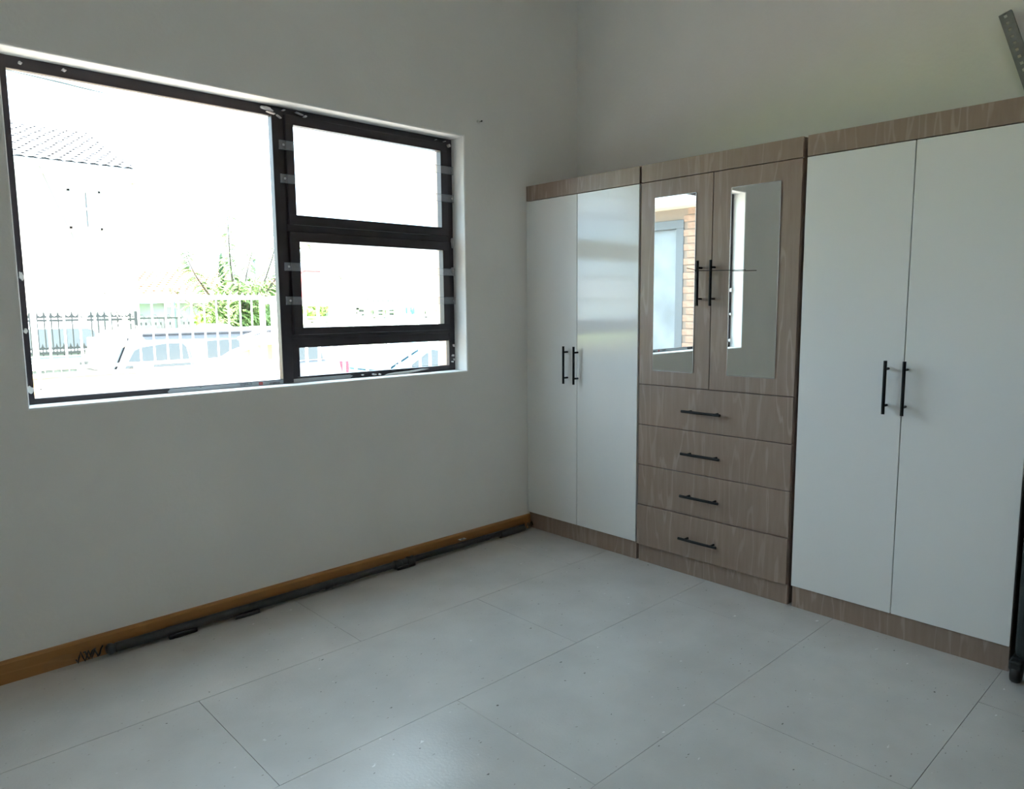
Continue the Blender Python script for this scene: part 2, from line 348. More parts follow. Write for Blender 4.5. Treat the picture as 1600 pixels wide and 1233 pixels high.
MB().prism([(-1.22, .880), (-1.10, .879), (-.97, .894), (-1.0, .896), (-1.08, .891), (-1.16, .889), (-1.20, .886)], 'y', FY0-.012, FY0+.001).build('putty_run', 'putty', win)
# protective film left on the sill with its upside-down print
tp = MB().prism([(-2.165, .8795), (-2.17, .884), (-2.16, .8935), (-1.40, .8950), (-1.385, .889), (-1.40, .8795)], 'y', FY0-.002, FY0+.002).build('protective_tape', 'tape', win)
tag(tp, 'grey protective tape with black print and a red mark')
def text(s, x, z, size, y, parent, m='ink', rot=math.pi):
    cu = bpy.data.curves.new('printed_text', 'FONT'); cu.body = s; cu.size = size; cu.extrude = .0003; cu.align_x = 'CENTER'; cu.align_y = 'CENTER'
    o = bpy.data.objects.new('tmp', cu); COL.objects.link(o); bpy.context.view_layer.update()
    me = bpy.data.meshes.new_from_object(o.evaluated_get(bpy.context.evaluated_depsgraph_get())); bpy.data.objects.remove(o)
    me.transform(Matrix.Translation((x, y, z)) @ Matrix.Rotation(math.pi/2, 4, 'X') @ Matrix.Rotation(rot, 4, 'Z')); me.name = 'printed_text'
    me.materials.clear(); me.materials.append(M[m]); return link('printed_text', me, parent)
text('crealco', -1.872, .8880, .0165, FY0-.0026, tp)
lg = MB()
for dx in (0, .0085): 
    for dz in (0, .0062): lg.box(-1.819+dx, -1.8115+dx, FY0-.0028, FY0-.002, .8815+dz, .887+dz)
lg.build('red_mark', 'red_ink', tp)
text('crealco', -1.752, .8835, .0150, FY0-.0026, tp)
text('-', -2.05, .8895, .02, FY0-.0026, tp)

# ------------------------------------------------------------------ wardrobe units
D = .3878; FX = -D-.008                     # FX: face of the doors
TH = .016
def handle(parent, p, vertical, L=.186):
    """round bar handle on two posts, proud of the door face"""
    x, y, z = p; r = .0058; h = MB()
    a = (x-.032, y, z-L/2) if vertical else (x-.032, y-L/2, z); b = (x-.032, y, z+L/2) if vertical else (x-.032, y+L/2, z)
    h.tube([a, b], r, 12)
    for s in (-1, 1):
        q = (y, z+s*.064) if vertical else (y+s*.064, z)
        h.tube([(x-.031, *q), (x+.001, *q)], .0045, 10)
    tag(h.build('handle', 'black_metal', parent), 'black bar handle')
def carcass(u, y0, y1):
    box('back_panel', 'carcass', u, -.012, -.002, y1, y0, .09, 1.79)
    for y in (y0-.016, y1): box('side_panel', 'laminate', u, -D+.010, -.002, y, y+.016, 0, 1.8)
    box('top_panel', 'carcass', u, -D+.012, -.012, y1+.016, y0-.016, 1.782, 1.798); box('bottom_panel', 'carcass', u, -D+.012, -.012, y1+.016, y0-.016, .088, .104)
    box('plinth', 'laminate', u, -D+.002, -D+.014, y1+.001, y0-.001, .0, .084, .0008)
    box('fascia', 'laminate', u, FX, FX+TH, y1, y0, 1.7255, 1.8, .0012)
def white_unit(label, y0, y1, split, hy):
    u = thing('wardrobe', label, 'wardrobe', (-.2, (y0+y1)/2, 0)); carcass(u, y0, y1)
    for a, b, h in ((y0, split+.0015, hy[0]), (split-.0015, y1, hy[1])):
        d = box('door', 'gloss_white', u, FX, FX+TH, a, b, .087, 1.7225, .0014); handle(d, (FX, h, .898), True)
    return u
white_unit('white gloss two-door wardrobe unit standing in the corner against the window wall', -.003, -.7205, -.3525, (-.291, -.359))
m_ = thing('wardrobe', 'brown wood-grain wardrobe unit with two mirrored doors above four drawers', 'wardrobe', (-.2, -1.1, 0))
Y0, Y1 = -.732, -1.462
carcass(m_, Y0, Y1)
for a, b, h, (ma, mb) in ((Y0, -1.0905, -1.045, (-.810, -1.012)), (-1.0935, Y1, -1.107, (-1.177, -1.381))):
    d = box('door', 'laminate', m_, FX, FX+TH, a, b, .8345, 1.7225, .0012)
    wg = .003 if ma > -1 else 0
    mi = MB().prism([(FX-.003-wg, ma), (FX-.003, mb), (FX+.0005, mb), (FX+.0005, ma)], 'z', .901, 1.650).build('mirror', 'mirror', d); ed = MB(); e = .0028
    for q in ((ma+e, ma, .9, 1.651), (mb, mb-e, .9, 1.651)): ed.box(FX-.0034, FX, q[0], q[1], q[2], q[3])
    ed.box(FX-.0034, FX, ma, mb, .898, .901); ed.box(FX-.0034, FX, ma, mb, 1.650, 1.652); ed.build('mirror_edge', 'chrome', d)
    handle(d, (FX, h, 1.2765), True)
for i, (z0, z1) in enumerate(((.6495, .8315), (.4625, .6465), (.275, .4595), (.0845, .272))):
    d = box('drawer', 'laminate', m_, FX-(.006 if i == 3 else 0), FX+TH, Y1+.002, Y0-.0005, z0, z1, .0012)
    handle(d, (FX-(.006 if i == 3 else 0), -1.073, (z0+z1)/2-.006), False)
white_unit('white gloss two-door wardrobe unit next to the dark suitcase', -1.479, -2.207, -1.8465, (-1.797, -1.858))
# cable tie that holds the two mirrored doors shut
zt = thing('cable_tie', 'black cable tie looped round the handles of the mirrored doors', 'cable tie', (FX-.04, -1.08, 1.335))
hx = FX-.032
lp = MB(); z = 1.328; R_ = .0085; pts = []
for i in range(25):
    t = 2*math.pi*i/24; c = math.cos(t); s = math.sin(t)
    pts.append((hx+R_*s, -1.076+(.031+R_)*c if abs(c) > .3 else -1.076+(.031+R_)*c, z+.002*c))
lp.tube(pts, .0016, 6).build('loop', 'black_metal', zt)
MB().box(hx-.014, hx-.006, -1.053, -1.043, z-.004, z+.005).build('lock_head', 'black_metal', zt, .001)
MB().tube([(hx-.010, -1.048, z), (hx-.014, -1.10, z-.002), (hx-.016, -1.18, z-.004), (hx-.014, -1.27, z-.006)], .0014, 6).build('tail', 'black_metal', zt)
MB().tube([(hx-.010, -1.046, z+.001), (hx-.02, -1.028, z+.008), (hx-.024, -1.01, z+.012)], .0014, 6).build('stub', 'black_metal', zt)

# ------------------------------------------------------------------ curtain rod packed in plastic along the skirting
rod = thing('curtain_rod', 'black curtain rod wrapped in clear plastic lying along the wooden skirting', 'curtain rod', (-1.5, -.04, 0))
ry, rz = -.040, .026
MB().tube([(-2.44, ry, rz), (-1.50, ry, rz)], .0165, 14).build('outer_tube', 'rod_black', rod)
MB().tube([(-1.51, ry, rz), (-.56, ry, rz)], .0145, 14).build('inner_tube', 'rod_black', rod)
MB().tube([(-.64, ry-.004, .022), (-.47, ry-.004, .022)], .0185, 14).build('end_cap', 'rod_black', rod)
MB().lathe([(.010, -.03), (.019, -.022), (.019, -.012), (.012, 0), (.018, .012), (.010, .02)], (-2.44, ry, rz), 'x', 14).build('collar', 'rod_black', rod)
def scroll(x, s, a=1.7):
    return [(x+s*(.012+.02*i/11*3), ry+.004*math.sin(i), rz+.017*math.cos(i*a)) for i in range(12)]
for off in (0, 1.2): MB().tube([(p[0], p[1]+.006*math.cos(off), p[2]) for p in scroll(-2.465-.02*off, -1, 1.2+.3*off)], .0028, 6).build('finial_scroll', 'rod_black', rod)
MB().tube(scroll(-.475, 1, 1.3), .003, 6).build('finial_scroll', 'bark', rod)
for x, r in ((-1.27, .021), (-1.20, .023), (-1.62, .018)):
    MB().lathe([(.013, -.022), (r, -.016), (r*.86, 0), (r, .014), (.013, .02)], (x, ry-.002, max(rz-.002, r+.001)), 'x', 14).build('bracket_ring', 'rod_black', rod)
for x in (-2.22, -1.98, -1.235):
    MB().box(x-.05, x+.05, ry-.024, ry-.010, .003, .018).build('bracket', 'rod_black', rod, .003)
# wrinkled clear sleeve
bg_ = MB(); nx = 150; sec = 14; vs = []
for i in range(nx+1):
    f = i/nx; x = -2.655+(2.655-.425)*f; pin = 1-.55*(max(0, abs(f-.5)-.485)/.015) if abs(f-.5) > .485 else 1
    for j in range(sec):
        t = 2*math.pi*j/sec; w = 1+.10*math.sin(23*f*6.28+j*1.7)+.07*math.sin(51*f*6.28-j)
        yy = ry-.004+.0235*math.cos(t)*w; zz = .0265+.025*math.sin(t)*w*pin
        vs.append((x, min(yy, -.0162), max(zz, .0012)))
fs = [(i*sec+j, i*sec+(j+1) % sec, (i+1)*sec+(j+1) % sec, (i+1)*sec+j) for i in range(nx) for j in range(sec)]
bg_.add(vs, fs, True).build('plastic_sleeve', 'poly_bag', rod)
lb = MB().box(-.905, -.865, ry-.006, ry+.012, .0528, .0534).build('price_label', 'paper', rod); MB().box(-.893, -.879, ry-.003, ry+.007, .0534, .0538).build('printed_square', 'ink', lb)

# ------------------------------------------------------------------ perforated angle on top of the wardrobe, leaning on the wall
an = thing('perforated_angle', 'grey perforated metal angle leaning on the wall above the wardrobe', 'metal strip', (-.02, -2.127, 1.8))
bm = bmesh.new()
def strip_mesh():
    mb = MB(); L = .402; w = .036; n = 16; st = L/n
    for i in range(n):                          # plate cells with a square slot through the middle of each
        a, b = i*st, (i+1)*st; 
        mb.box(-.0015, .0015, 0, w*.36, a, b); mb.box(-.0015, .0015, w*.64, w, a, b)
        mb.box(-.0015, .0015, w*.36, w*.64, a, a+st*.28); mb.box(-.0015, .0015, w*.36, w*.64, b-st*.28, b)
    return mb
me = strip_mesh().mesh('slotted_flange'); me.materials.append(M['galvanised'])
rotm = Matrix.Translation((-.020, -2.127, 1.802)) @ Matrix.Rotation(-.33, 4, 'X')
o = link('slotted_flange', me, an); o.data.transform(rotm)
me = MB().box(-.0015, .017, -.003, 0, 0, .402).mesh('flange'); me.materials.append(M['galvanised']); me.transform(rotm); link('flange', me, an)

# ------------------------------------------------------------------ suitcase
su = thing('suitcase', 'dark soft-sided trolley suitcase standing at the end of the wardrobe', 'suitcase', (-.25, -2.40, 0))
MB().box(-.446, -.06, -2.50, -2.226, .066, .66).build('body', 'suitcase', su, .03, 4)
MB().box(-.458, -.440, -2.47, -2.255, .12, .42).build('front_pocket', 'suitcase', su, .006)
MB().box(-.450, -.06, -2.505, -2.222, .058, .080).build('base_rail', 'rubber', su, .006)
MB().tube([(-.25, -2.45, .655), (-.25, -2.45, .70), (-.25, -2.31, .70), (-.25, -2.31, .655)], .008, 8).build('carry_handle', 'rubber', su)
MB().box(-.4600, -.4570, -2.275, -2.262, .30, .345).build('white_tag', 'paper', su)
for x in (-.425, -.09):
    for y in (-2.240, -2.485):
        w_ = MB().lathe([(.014, -.013), (.030, -.013), (.034, -.007), (.034, .007), (.030, .013), (.014, .013)], (x-.022, y, .0345), 'y', 18).build('wheel', 'rubber', su)
        MB().box(x-.050, x+.014, y-.018, y+.018, .046, .076).build('wheel_housing', 'rubber', w_, .006)

#OUTSIDE
# ------------------------------------------------------------------ outside: ground
YW = 3.30; GZ = -.25; RZD = -.75
struct(box('ground', 'paving', None, -8, 10, .235, YW+.02, GZ-.6, GZ), 'paved front yard between the house and its boundary wall')
struct(box('road', 'asphalt', None, -60, 80, YW+.02, 9.2, RZD-.2, RZD), 'asphalt street beyond the boundary wall')
struct(box('far_ground', 'grass', None, -60, 80, 9.2, 90, RZD-.2, RZD+.1), 'grassy verge and gardens across the street')

# boundary wall with swept-up end and capped pillar
bw = thing('boundary_wall', 'low yellow plastered boundary wall sweeping up to a capped pillar', 'wall', (-1, YW+.07, GZ))
zt_ = at(180, 584, YW).z
sweep = [at(p, q, YW) for p, q in ((300, 577), (325, 574), (345, 569), (360, 561), (372, 553), (384, 548), (400, 545))]
prof = [(-6, RZD), (-6, zt_)]+[(p.x, p.z) for p in sweep]+[(sweep[-1].x+.1, sweep[-1].z), (sweep[-1].x+.1, RZD)]
MB().prism(prof, 'y', YW, YW+.16).build('wall_panel', 'yellow_render', bw)
cop = [(-6, zt_+.002)]+[(p.x, p.z+.002) for p in sweep]; cop += [(x, z+.018) for x, z in cop[::-1]]
MB().prism(cop, 'y', YW-.012, YW+.17).build('coping', 'yellow_render', bw)
pl, pr = at(398, 560, YW-.1).x, at(446, 560, YW-.1).x; pz = at(400, 545, YW-.1).z
box('pillar', 'yellow_render', bw, pl, pr+.05, YW-.10, YW+.20, RZD, pz+.03, .006)
cl, crx = at(374, 530, YW+.24).x, at(448, 530, YW-.12).x+.10; cz0, cz1 = pz+.03, pz+.07; PF, PB = YW-.13, YW+.24
cp = MB(); cp.box(cl, crx, PF, PB, cz0, cz1); cx_, cy_ = (cl+crx)/2, (PF+PB)/2
cp.add([(cl, PF, cz1), (crx, PF, cz1), (crx, PB, cz1), (cl, PB, cz1), (cx_, cy_, cz1+.06)], [(0, 1, 4), (1, 2, 4), (2, 3, 4), (3, 0, 4)])
cp.build('pillar_cap', 'pillar_cap', bw)

# white steel fence on the wall
fn = thing('steel_fence', 'white steel bar fence with scalloped top and scroll ornament on the yellow wall', 'fence', (-1.2, YW+.06, zt_))
FYF = YW+.05
zr1 = at(60, 461, FYF).z; zr0 = at(60, 468, FYF).z; xr_ = at(412, 464, FYF).x; xl_ = -3.6
zlow = at(200, 569, FYF).z; x380 = at(380, 555, FYF).x
box('top_rail', 'white_paint', fn, xl_, xr_, FYF-.015, FYF+.015, zr0, zr1, .002)
def scallop(x0, x1, zb, h, pitch, y, parent, m='white_paint'):
    pts = [(x0, zb-.01)]; x = x0
    while x < x1:
        for f, k in ((0, .0), (.25, .2), (.4, .6), (.5, 1), (.6, .6), (.75, .2)): pts.append((min(x+f*pitch, x1), zb+h*k))
        x += pitch
    pts += [(x1, zb), (x1, zb-.01)]
    mb = MB()
    top = pts[1:-1]
    for (xa, za), (xb, zb_) in zip(top[:-1], top[1:]):
        if xb > xa: mb.add([(xa, y, zb-.01), (xb, y, zb-.01), (xb, y, zb_), (xa, y, za), (xa, y+.004, zb-.01), (xb, y+.004, zb-.01), (xb, y+.004, zb_), (xa, y+.004, za)], [(0, 1, 2, 3), (7, 6, 5, 4), (3, 2, 6, 7)])
    return mb.build('scalloped_edge', m, parent)
scallop(xl_, xr_, zr1, .028, .0505, FYF-.016, fn)
box('bottom_rail', 'white_paint', fn, xl_, x380, FYF-.012, FYF+.012, zlow-.012, zlow+.012, .002)
box('end_upright', 'white_paint', fn, x380-.012, x380+.014, FYF-.013, FYF+.013, zlow-.012, at(380, 532, FYF).z)
tie_ = at(372, 529, FYF); tie2 = at(410, 516, FYF); MB().hexa([(tie_.x, FYF-.012, tie_.z-.012), (tie2.x, FYF-.012, tie2.z-.012), (tie2.x, FYF+.012, tie2.z-.012), (tie_.x, FYF+.012, tie_.z-.012), (tie_.x, FYF-.012, tie_.z+.012), (tie2.x, FYF-.012, tie2.z+.012), (tie2.x, FYF+.012, tie2.z+.012), (tie_.x, FYF+.012, tie_.z+.012)]).build('raking_rail', 'white_paint', fn)
barm = None; xo = at(196, 520, FYF).x; p_ = .1003
k = -16
while xo+k*p_ < xr_-.03:
    x = xo+k*p_; zb_ = zlow if x < x380 else at(395, 520, FYF).z+.0
    key = 'bar'
    mb = MB().tube([(0, 0, zb_), (0, 0, zr0)], .0072, 8); me = mb.mesh('bar'); me.materials.append(M['white_paint'] if k else M['cream_paint'])
    o = link('bar', me, fn); o.location = (x, FYF, 0); k += 1
# scroll ornament round one bar
def arc(cx, cz, r, a0, a1, n=12): return [(cx+r*math.cos(math.radians(a0+(a1-a0)*i/n)), FYF-.012, cz+r*math.sin(math.radians(a0+(a1-a0)*i/n))) for i in range(n+1)]
z0 = at(196, 536, FYF).z; u = .0048
orn = MB().lathe([(.012, -.012), (.017, -.006), (.017, .006), (.012, .012)], (xo, FYF, z0), 'z', 10).build('scroll_collar', 'cream_paint', fn)
for s in (-1, 1):
    for (dx, dz, r, a0, a1) in ((.034, -.012, .019, 150, 400), (.040, .034, .028, 175, 75), (.036, .075, .024, 110, 300), (.062, .086, .016, -60, 190), (.040, .128, .024, 250, 60), (.066, .117, .015, -200, 60), (.036, .178, .022, 300, 110), (.034, .215, .018, 200, -40)):
        pa = arc(0, z0+dz, r, a0, a1); pa = [(xo+s*(p[0]+dx), p[1], p[2]) for p in pa]
        MB().tube(pa, .0042, 6).build('scroll', 'cream_paint', fn)
# posts bolted in front of the wall
def post(label, px0, px1, ptop, Y, bolts=()):
    a = at(px0, ptop, Y); b = at(px1, ptop, Y); w = b.x-a.x
    t = thing('steel_post', label, 'post', ((a.x+b.x)/2, Y, GZ), 'white steel posts at the wall')
    box('shaft', 'white_paint', t, a.x, b.x, Y, Y+w, GZ, a.z, .003)
    for q in bolts: MB().lathe([(.006, 0), (.006, -.004), (.003, -.006)], ((a.x+b.x)/2, Y, at((px0+px1)/2, q, Y).z), 'y', 8).build('bolt', 'ink', t)
post('white square steel post with one dark bolt at the long yellow wall', 48, 53.5, 459, YW-.06, (609,))
post('plain white steel post in front of the yellow pillar', 407, 413.5, 463, YW-.19)
post('white steel post with a row of dark bolt holes before the pillar', 424.5, 432, 463, YW-.19, (497, 537, 566, 586))
post('slim white steel post next to the bolted one', 434, 438, 474, YW-.17)
lt = thing('gate_latch', 'white perforated latch plate bridging two steel posts', 'latch', (at(418, 470, YW-.2).x, YW-.2, at(418, 474, YW-.2).z))
a, b = at(412, 464, YW-.2), at(440, 475, YW-.2)
box('plate', 'white_paint', lt, a.x, b.x, YW-.20, YW-.185, b.z, a.z, .002)
for q in ((415, 465.5), (421, 465.5), (428, 464), (434, 465), (419, 475), (425, 475)): MB().lathe([(.005, 0), (.004, -.003)], (at(*q, YW-.2).x, YW-.2, at(*q, YW-.2).z), 'y', 7).build('hole', 'ink', lt)
# sliding gate to the right of the pillar
gt = thing('steel_gate', 'white barred steel gate with scalloped top rail beyond the pillar', 'gate', (1.2, YW+.03, GZ))
GY = YW+.03; gx0 = at(440, 480, GY).x; gx1 = 3.6; gz1 = at(560, 472, GY).z; gz0 = at(560, 478, GY).z
box('top_rail', 'white_paint', gt, gx0, gx1, GY-.016, GY+.016, gz0, gz1, .002); scallop(gx0, gx1, gz1, .032, .055, GY-.017, gt)
box('bottom_rail', 'white_paint', gt, gx0, gx1, GY-.016, GY+.016, GZ+.05, GZ+.10, .002)
x = at(477, 500, GY).x; p_ = (at(655, 500, GY).x-x)/10; bme = MB().box(-.0095, .0095, -.0095, .0095, GZ+.09, gz0).mesh('bar'); bme.materials.append(M['white_paint'])
while x < gx1: o = link('bar', bme, gt); o.location = (x, GY, 0); x += p_
for px, py, r in ((583.5, 465, .030), (686, 466, .040)):
    q = at(px, py, GY); g_ = MB().ball((q.x, GY, q.z), r).build('ball_finial', 'globe', gt); tag(g_, 'white ball finial')

# ------------------------------------------------------------------ vehicles
def make_car(name, label, cat, X0, Y0, Z0, body, cabin, width, mats, sides, facing=-1, lights='rear', group=None, extra=None):
    """X0 is the front bumper (facing -x) at near side Y0; body: (x, z_top) outline points along the car; cabin: windscreen base, roof front, roof rear, rear base"""
    t = thing(name, label, cat, (X0+2, Y0+width/2, Z0), group)
    L = body[-1][0]; hw = width/2; yc = Y0+hw; bm_, gm = mats
    ncs = []; mb = MB(); n = len(body); belt = max(z for x, z in body)
    secs = []
    for x, z in body:
        k = .90 if x in (0, L) else 1.0; secs.append([(x, -hw*k*.93, .24), (x, -hw*k, .40), (x, -hw*k, z-.14), (x, -hw*k*.95, z-.02), (x, -hw*.80*k, z), (x, hw*.80*k, z), (x, hw*k*.95, z-.02), (x, hw*k, z-.14), (x, hw*k, .40), (x, hw*k*.93, .24)])
    vs = [(X0+p[0], yc+p[1], Z0+p[2]) for s_ in secs for p in s_]; m_n = 10
    fs = [(i*m_n+j, i*m_n+(j+1) % m_n, (i+1)*m_n+(j+1) % m_n, (i+1)*m_n+j) for i in range(n-1) for j in range(m_n)]+[tuple(range(m_n))[::-1], tuple(range((n-1)*m_n, n*m_n))]
    mb.add(vs, fs).build('body', bm_, t, .012)
    (ax, az), (bx, bz), (cx, cz), (dx, dz) = cabin; wb_, wr_ = hw*.95, hw*.80
    def wz(z): return wb_+(wr_-wb_)*(z-az)/(bz-az)
    cb = MB(); e = .06
    P = []
    for sgn in (-1, 1):
        P += [(X0+ax, yc+sgn*wb_, Z0+az-.04), (X0+bx, yc+sgn*wr_, Z0+bz-.03), (X0+bx+e*2, yc+sgn*(wr_-.05), Z0+bz+.012), (X0+cx-e, yc+sgn*(wr_-.05), Z0+cz+.012), (X0+cx, yc+sgn*wr_, Z0+cz-.03), (X0+dx, yc+sgn*wb_, Z0+dz-.04)]
    cb.add(P, [(0, 1, 2, 3, 4, 5), (6, 7, 8, 9, 10, 11)[::-1]]+[(i, (i+1) % 6, 6+(i+1) % 6, 6+i) for i in range(6)]).build('cabin', bm_, t, .02)
    for sgn in (-1, 1):
        for w_ in sides:                                   # side window outlines (x,z)
            cxm = sum(p[0] for p in w_)/len(w_); czm = sum(p[1] for p in w_)/len(w_)
            def ring(s_, off): return [(X0+cxm+(x-cxm)*s_, yc+sgn*(wz(z)+off), Z0+czm+(z-czm)*s_) for x, z in w_]
            nn = len(w_)
            fr = MB().add(ring(1.06, -.02)+ring(1.06, .006), [tuple(range(nn)), tuple(range(nn, 2*nn))]+[(i, (i+1) % nn, nn+(i+1) % nn, nn+i) for i in range(nn)]).build('window_trim', 'chrome' if extra == 'suv' else 'tyre', t)
            MB().add(ring(1, -.02)+ring(1, .010), [tuple(range(nn)), tuple(range(nn, 2*nn))]+[(i, (i+1) % nn, nn+(i+1) % nn, nn+i) for i in range(nn)]).build('side_glass', gm, fr)
    def screen(nm, x0, z0, x1, z1, m, f=.90, u0=.07, u1=.93):
        a0, a1 = x0+(x1-x0)*u0, x0+(x1-x0)*u1; b0, b1 = z0+(z1-z0)*u0, z0+(z1-z0)*u1
        nrm = Vector((-(z1-z0), 0, (x1-x0))); nrm = nrm if nrm.z > 0 else -nrm
        return MB().quad((X0+a0, yc-wz(b0)*f, Z0+b0), (X0+a0, yc+wz(b0)*f, Z0+b0), (X0+a1, yc+wz(b1)*f, Z0+b1), (X0+a1, yc-wz(b1)*f, Z0+b1), .012, nrm).build(nm, m, t)
    ws = screen('windscreen', ax, az, bx, bz, gm); rw = screen('rear_window', dx, dz, cx, cz, gm)
    for wx in (.78, L-.85):
        for sgn in (-1, 1):
            w_ = MB().lathe([(.20, -.10), (.31, -.10), (.33, -.06), (.33, .06), (.31, .10), (.20, .10)], (X0+wx, yc+sgn*(hw-.09), Z0+.33), 'y', 24).build('wheel', 'tyre', t)
            MB().lathe([(.20, -.105), (.20, .105), (.05, .112)], (X0+wx, yc+sgn*(hw-.09), Z0+.33), 'y', 16).build('hub', 'chrome', w_)
    for sgn in (-1, 1):
        box('tail_light', 'tail_red', t, X0+L-.10, X0+L+.012, yc+sgn*(hw-.005), yc+sgn*(hw-.20), Z0+.74, Z0+(1.24 if extra == 'suv' else .98), .01)
        box('headlight', 'chrome', t, X0-.012, X0+.10, yc+sgn*(hw*.9), yc+sgn*(hw*.5), Z0+.62, Z0+.76, .01)
        mr = box('side_mirror', 'car_white' if extra == 'suv' else bm_, t, X0+ax+.18, X0+ax+.34, yc+sgn*(hw+.02), yc+sgn*(hw+.21), Z0+az+.02, Z0+az+.15, .02)
        box('mirror_arm', bm_, mr, X0+ax+.24, X0+ax+.30, yc+sgn*(hw-.10), yc+sgn*(hw+.03), Z0+az-.0, Z0+az+.05)
        for q in (L*.50, L*.73): box('door_handle', 'chrome', t, X0+q, X0+q+.15, yc+sgn*(hw-.005), yc+sgn*(hw+.018), Z0+belt-.20, Z0+belt-.17, .004)
    for xx, nm in ((0, 'front_bumper'), (L, 'rear_bumper')): box(nm, 'tyre', t, X0+xx-.05, X0+xx+.05, yc-hw*.93, yc+hw*.93, Z0+.30, Z0+.50, .02)
    return t, ws, yc, wz
# dark 4x4 just over the wall
SY = 5.9; A = at(180, 590, SY).x; Bx = at(207, 530, SY).x; C_ = at(533, 545, SY).x; D_ = at(545, 580, SY).x; rz_ = at(290, 519, SY).z; bz_ = at(180, 590, SY).z
X0 = A-1.25; zb = bz_-RZD; zr = rz_-RZD
def sx(p, q): v = at(p, q, SY+.06); return (v.x-X0, v.z-RZD)
suvw = [[sx(*q) for q in ((188, 588), (212, 548), (224, 543), (262, 537), (288, 536), (294, 542), (300, 578))], [sx(*q) for q in ((328, 576), (322, 540), (326, 533), (352, 531), (392, 529), (400, 535), (404, 570))], [sx(*q) for q in ((428, 566), (424, 530), (430, 526), (492, 522), (500, 528), (505, 560))]]
suv, ws, yc, wz = make_car('four_by_four', 'dark grey boxy four-by-four parked behind the yellow wall', 'car', X0, SY, RZD, [(0, .85), (.12, .98), (1.15, zb-.04), (1.30, zb), (D_-X0-.1, zb+.02), (D_-X0, zb-.05)], ((A-X0, zb), (Bx-X0+.04, zr), (C_-X0, zr), (D_-X0-.03, zb)), 1.75, ('car_dark', 'car_glass'), suvw, extra='suv')
a = at(318, 513, SY+.6); b = at(352, 513, SY+.6); MB().hexa([(a.x, SY+.5, rz_-.01), (b.x+.18, SY+.5, rz_-.01), (b.x+.18, SY+1.1, rz_-.01), (a.x, SY+1.1, rz_-.01), (a.x+.12, SY+.55, rz_+.075), (b.x, SY+.55, rz_+.075), (b.x, SY+1.05, rz_+.075), (a.x+.12, SY+1.05, rz_+.075)]).build('roof_vent', 'car_dark', suv)
for s in (.10, 1.60): MB().tube([(Bx+.15, SY+.07+s, rz_-.01), (C_-.1, SY+.07+s, rz_-.01)], .018, 8).build('roof_rail', 'car_dark', suv)
box('side_strip', 'tyre', suv, A-.4, D_-.1, SY-.012, SY+.02, RZD+.62, RZD+.70)
# pale blue hatchback
BY = 7.6
def rot_all(t, ang):
    t.rotation_euler.z = ang
bx0 = at(606, 572, BY).x
bl, _, _, _ = make_car('hatchback', 'light blue hatchback parked in front of the slatted concrete fence', 'car', bx0-.75, BY, RZD, [(0, .62), (.1, .72), (.75, .83), (.95, .90), (3.5, .92), (3.6, .85)], ((.70, .84), (1.75, 1.30), (3.1, 1.31), (3.55, .92)), 1.62, ('car_blue', 'car_glass'), [[(1.25, .92), (1.80, 1.21), (2.25, 1.23), (2.3, .92)], [(2.4, .92), (2.37, 1.23), (2.95, 1.22), (3.25, .95)]], extra='blue')
# white car nose-in across the street: we see its tail
WYC = 12.2; wq = at(97, 556, WYC); wt = at(97, 500, WYC)
wc = thing('sedan', 'white car seen from behind in the yard of the two-storey house', 'car', (wq.x, WYC+2, RZD+.1)); gz = RZD+.1
cxw = wq.x; hw = .87; H = wt.z
def yz(poly, w, nm, m, par, bev=.02): return MB().prism(poly, 'x', cxw-w, cxw+w).build(nm, m, par, bev)
yz([(WYC, gz+.35), (WYC-.03, gz+.62), (WYC+.02, H-.62), (WYC+.3, H-.52), (WYC+3.2, H-.55), (WYC+4.0, H-.68), (WYC+4.1, gz+.35)], hw, 'body', 'car_white', wc, .05)
def cab(z0, z1, w0, w1, y0, y1, y2, y3): return [(cxw-w0, y0, z0), (cxw+w0, y0, z0), (cxw+w0, y3, z0), (cxw-w0, y3, z0), (cxw-w1, y1, z1), (cxw+w1, y1, z1), (cxw+w1, y2, z1), (cxw-w1, y2, z1)]
MB().hexa(cab(H-.56, H, hw*.93, hw*.70, WYC+.06, WYC+.45, WYC+2.0, WYC+3.0)).build('cabin', 'car_white', wc, .05, 3)
za, zb_ = H-.47, H-.16
q = lambda w, z: (cxw+w, WYC+.06+.39*(z-(H-.56))/.56-.004, z)
rw = MB().add([q(-.66, za), q(-.60, za-.04), q(.60, za-.04), q(.68, za), q(.62, zb_-.05), q(.50, zb_), q(-.50, zb_), q(-.62, zb_-.05)]+[(p[0], p[1]-.012, p[2]) for p in (q(-.66, za), q(-.60, za-.04), q(.60, za-.04), q(.68, za), q(.62, zb_-.05), q(.50, zb_), q(-.50, zb_), q(-.62, zb_-.05))], [tuple(range(8)), tuple(range(8, 16))]+[(i, (i+1) % 8, 8+(i+1) % 8, 8+i) for i in range(8)]).build('rear_window', 'car_glass', wc)
for s in (-1, 1):
    box('tail_light', 'tail_red', wc, cxw+s*hw*.98, cxw+s*hw*.72, WYC-.04, WYC+.16, H-.78, H-.58, .02)
    for yy in (.75, 3.3):
        w_ = MB().lathe([(.18, -.1), (.29, -.1), (.31, 0), (.29, .1), (.18, .1)], (cxw+s*(hw-.10), WYC+yy, gz+.31), 'x', 18).build('wheel', 'tyre', wc)
        MB().lathe([(.18, -.104), (.18, .104)], (cxw+s*(hw-.10), WYC+yy, gz+.31), 'x', 12).build('hub', 'chrome', w_)
    box('side_mirror', 'car_white', wc, cxw+s*(hw-.02), cxw+s*(hw+.16), WYC+2.5, WYC+2.6, H-.50, H-.38, .02)
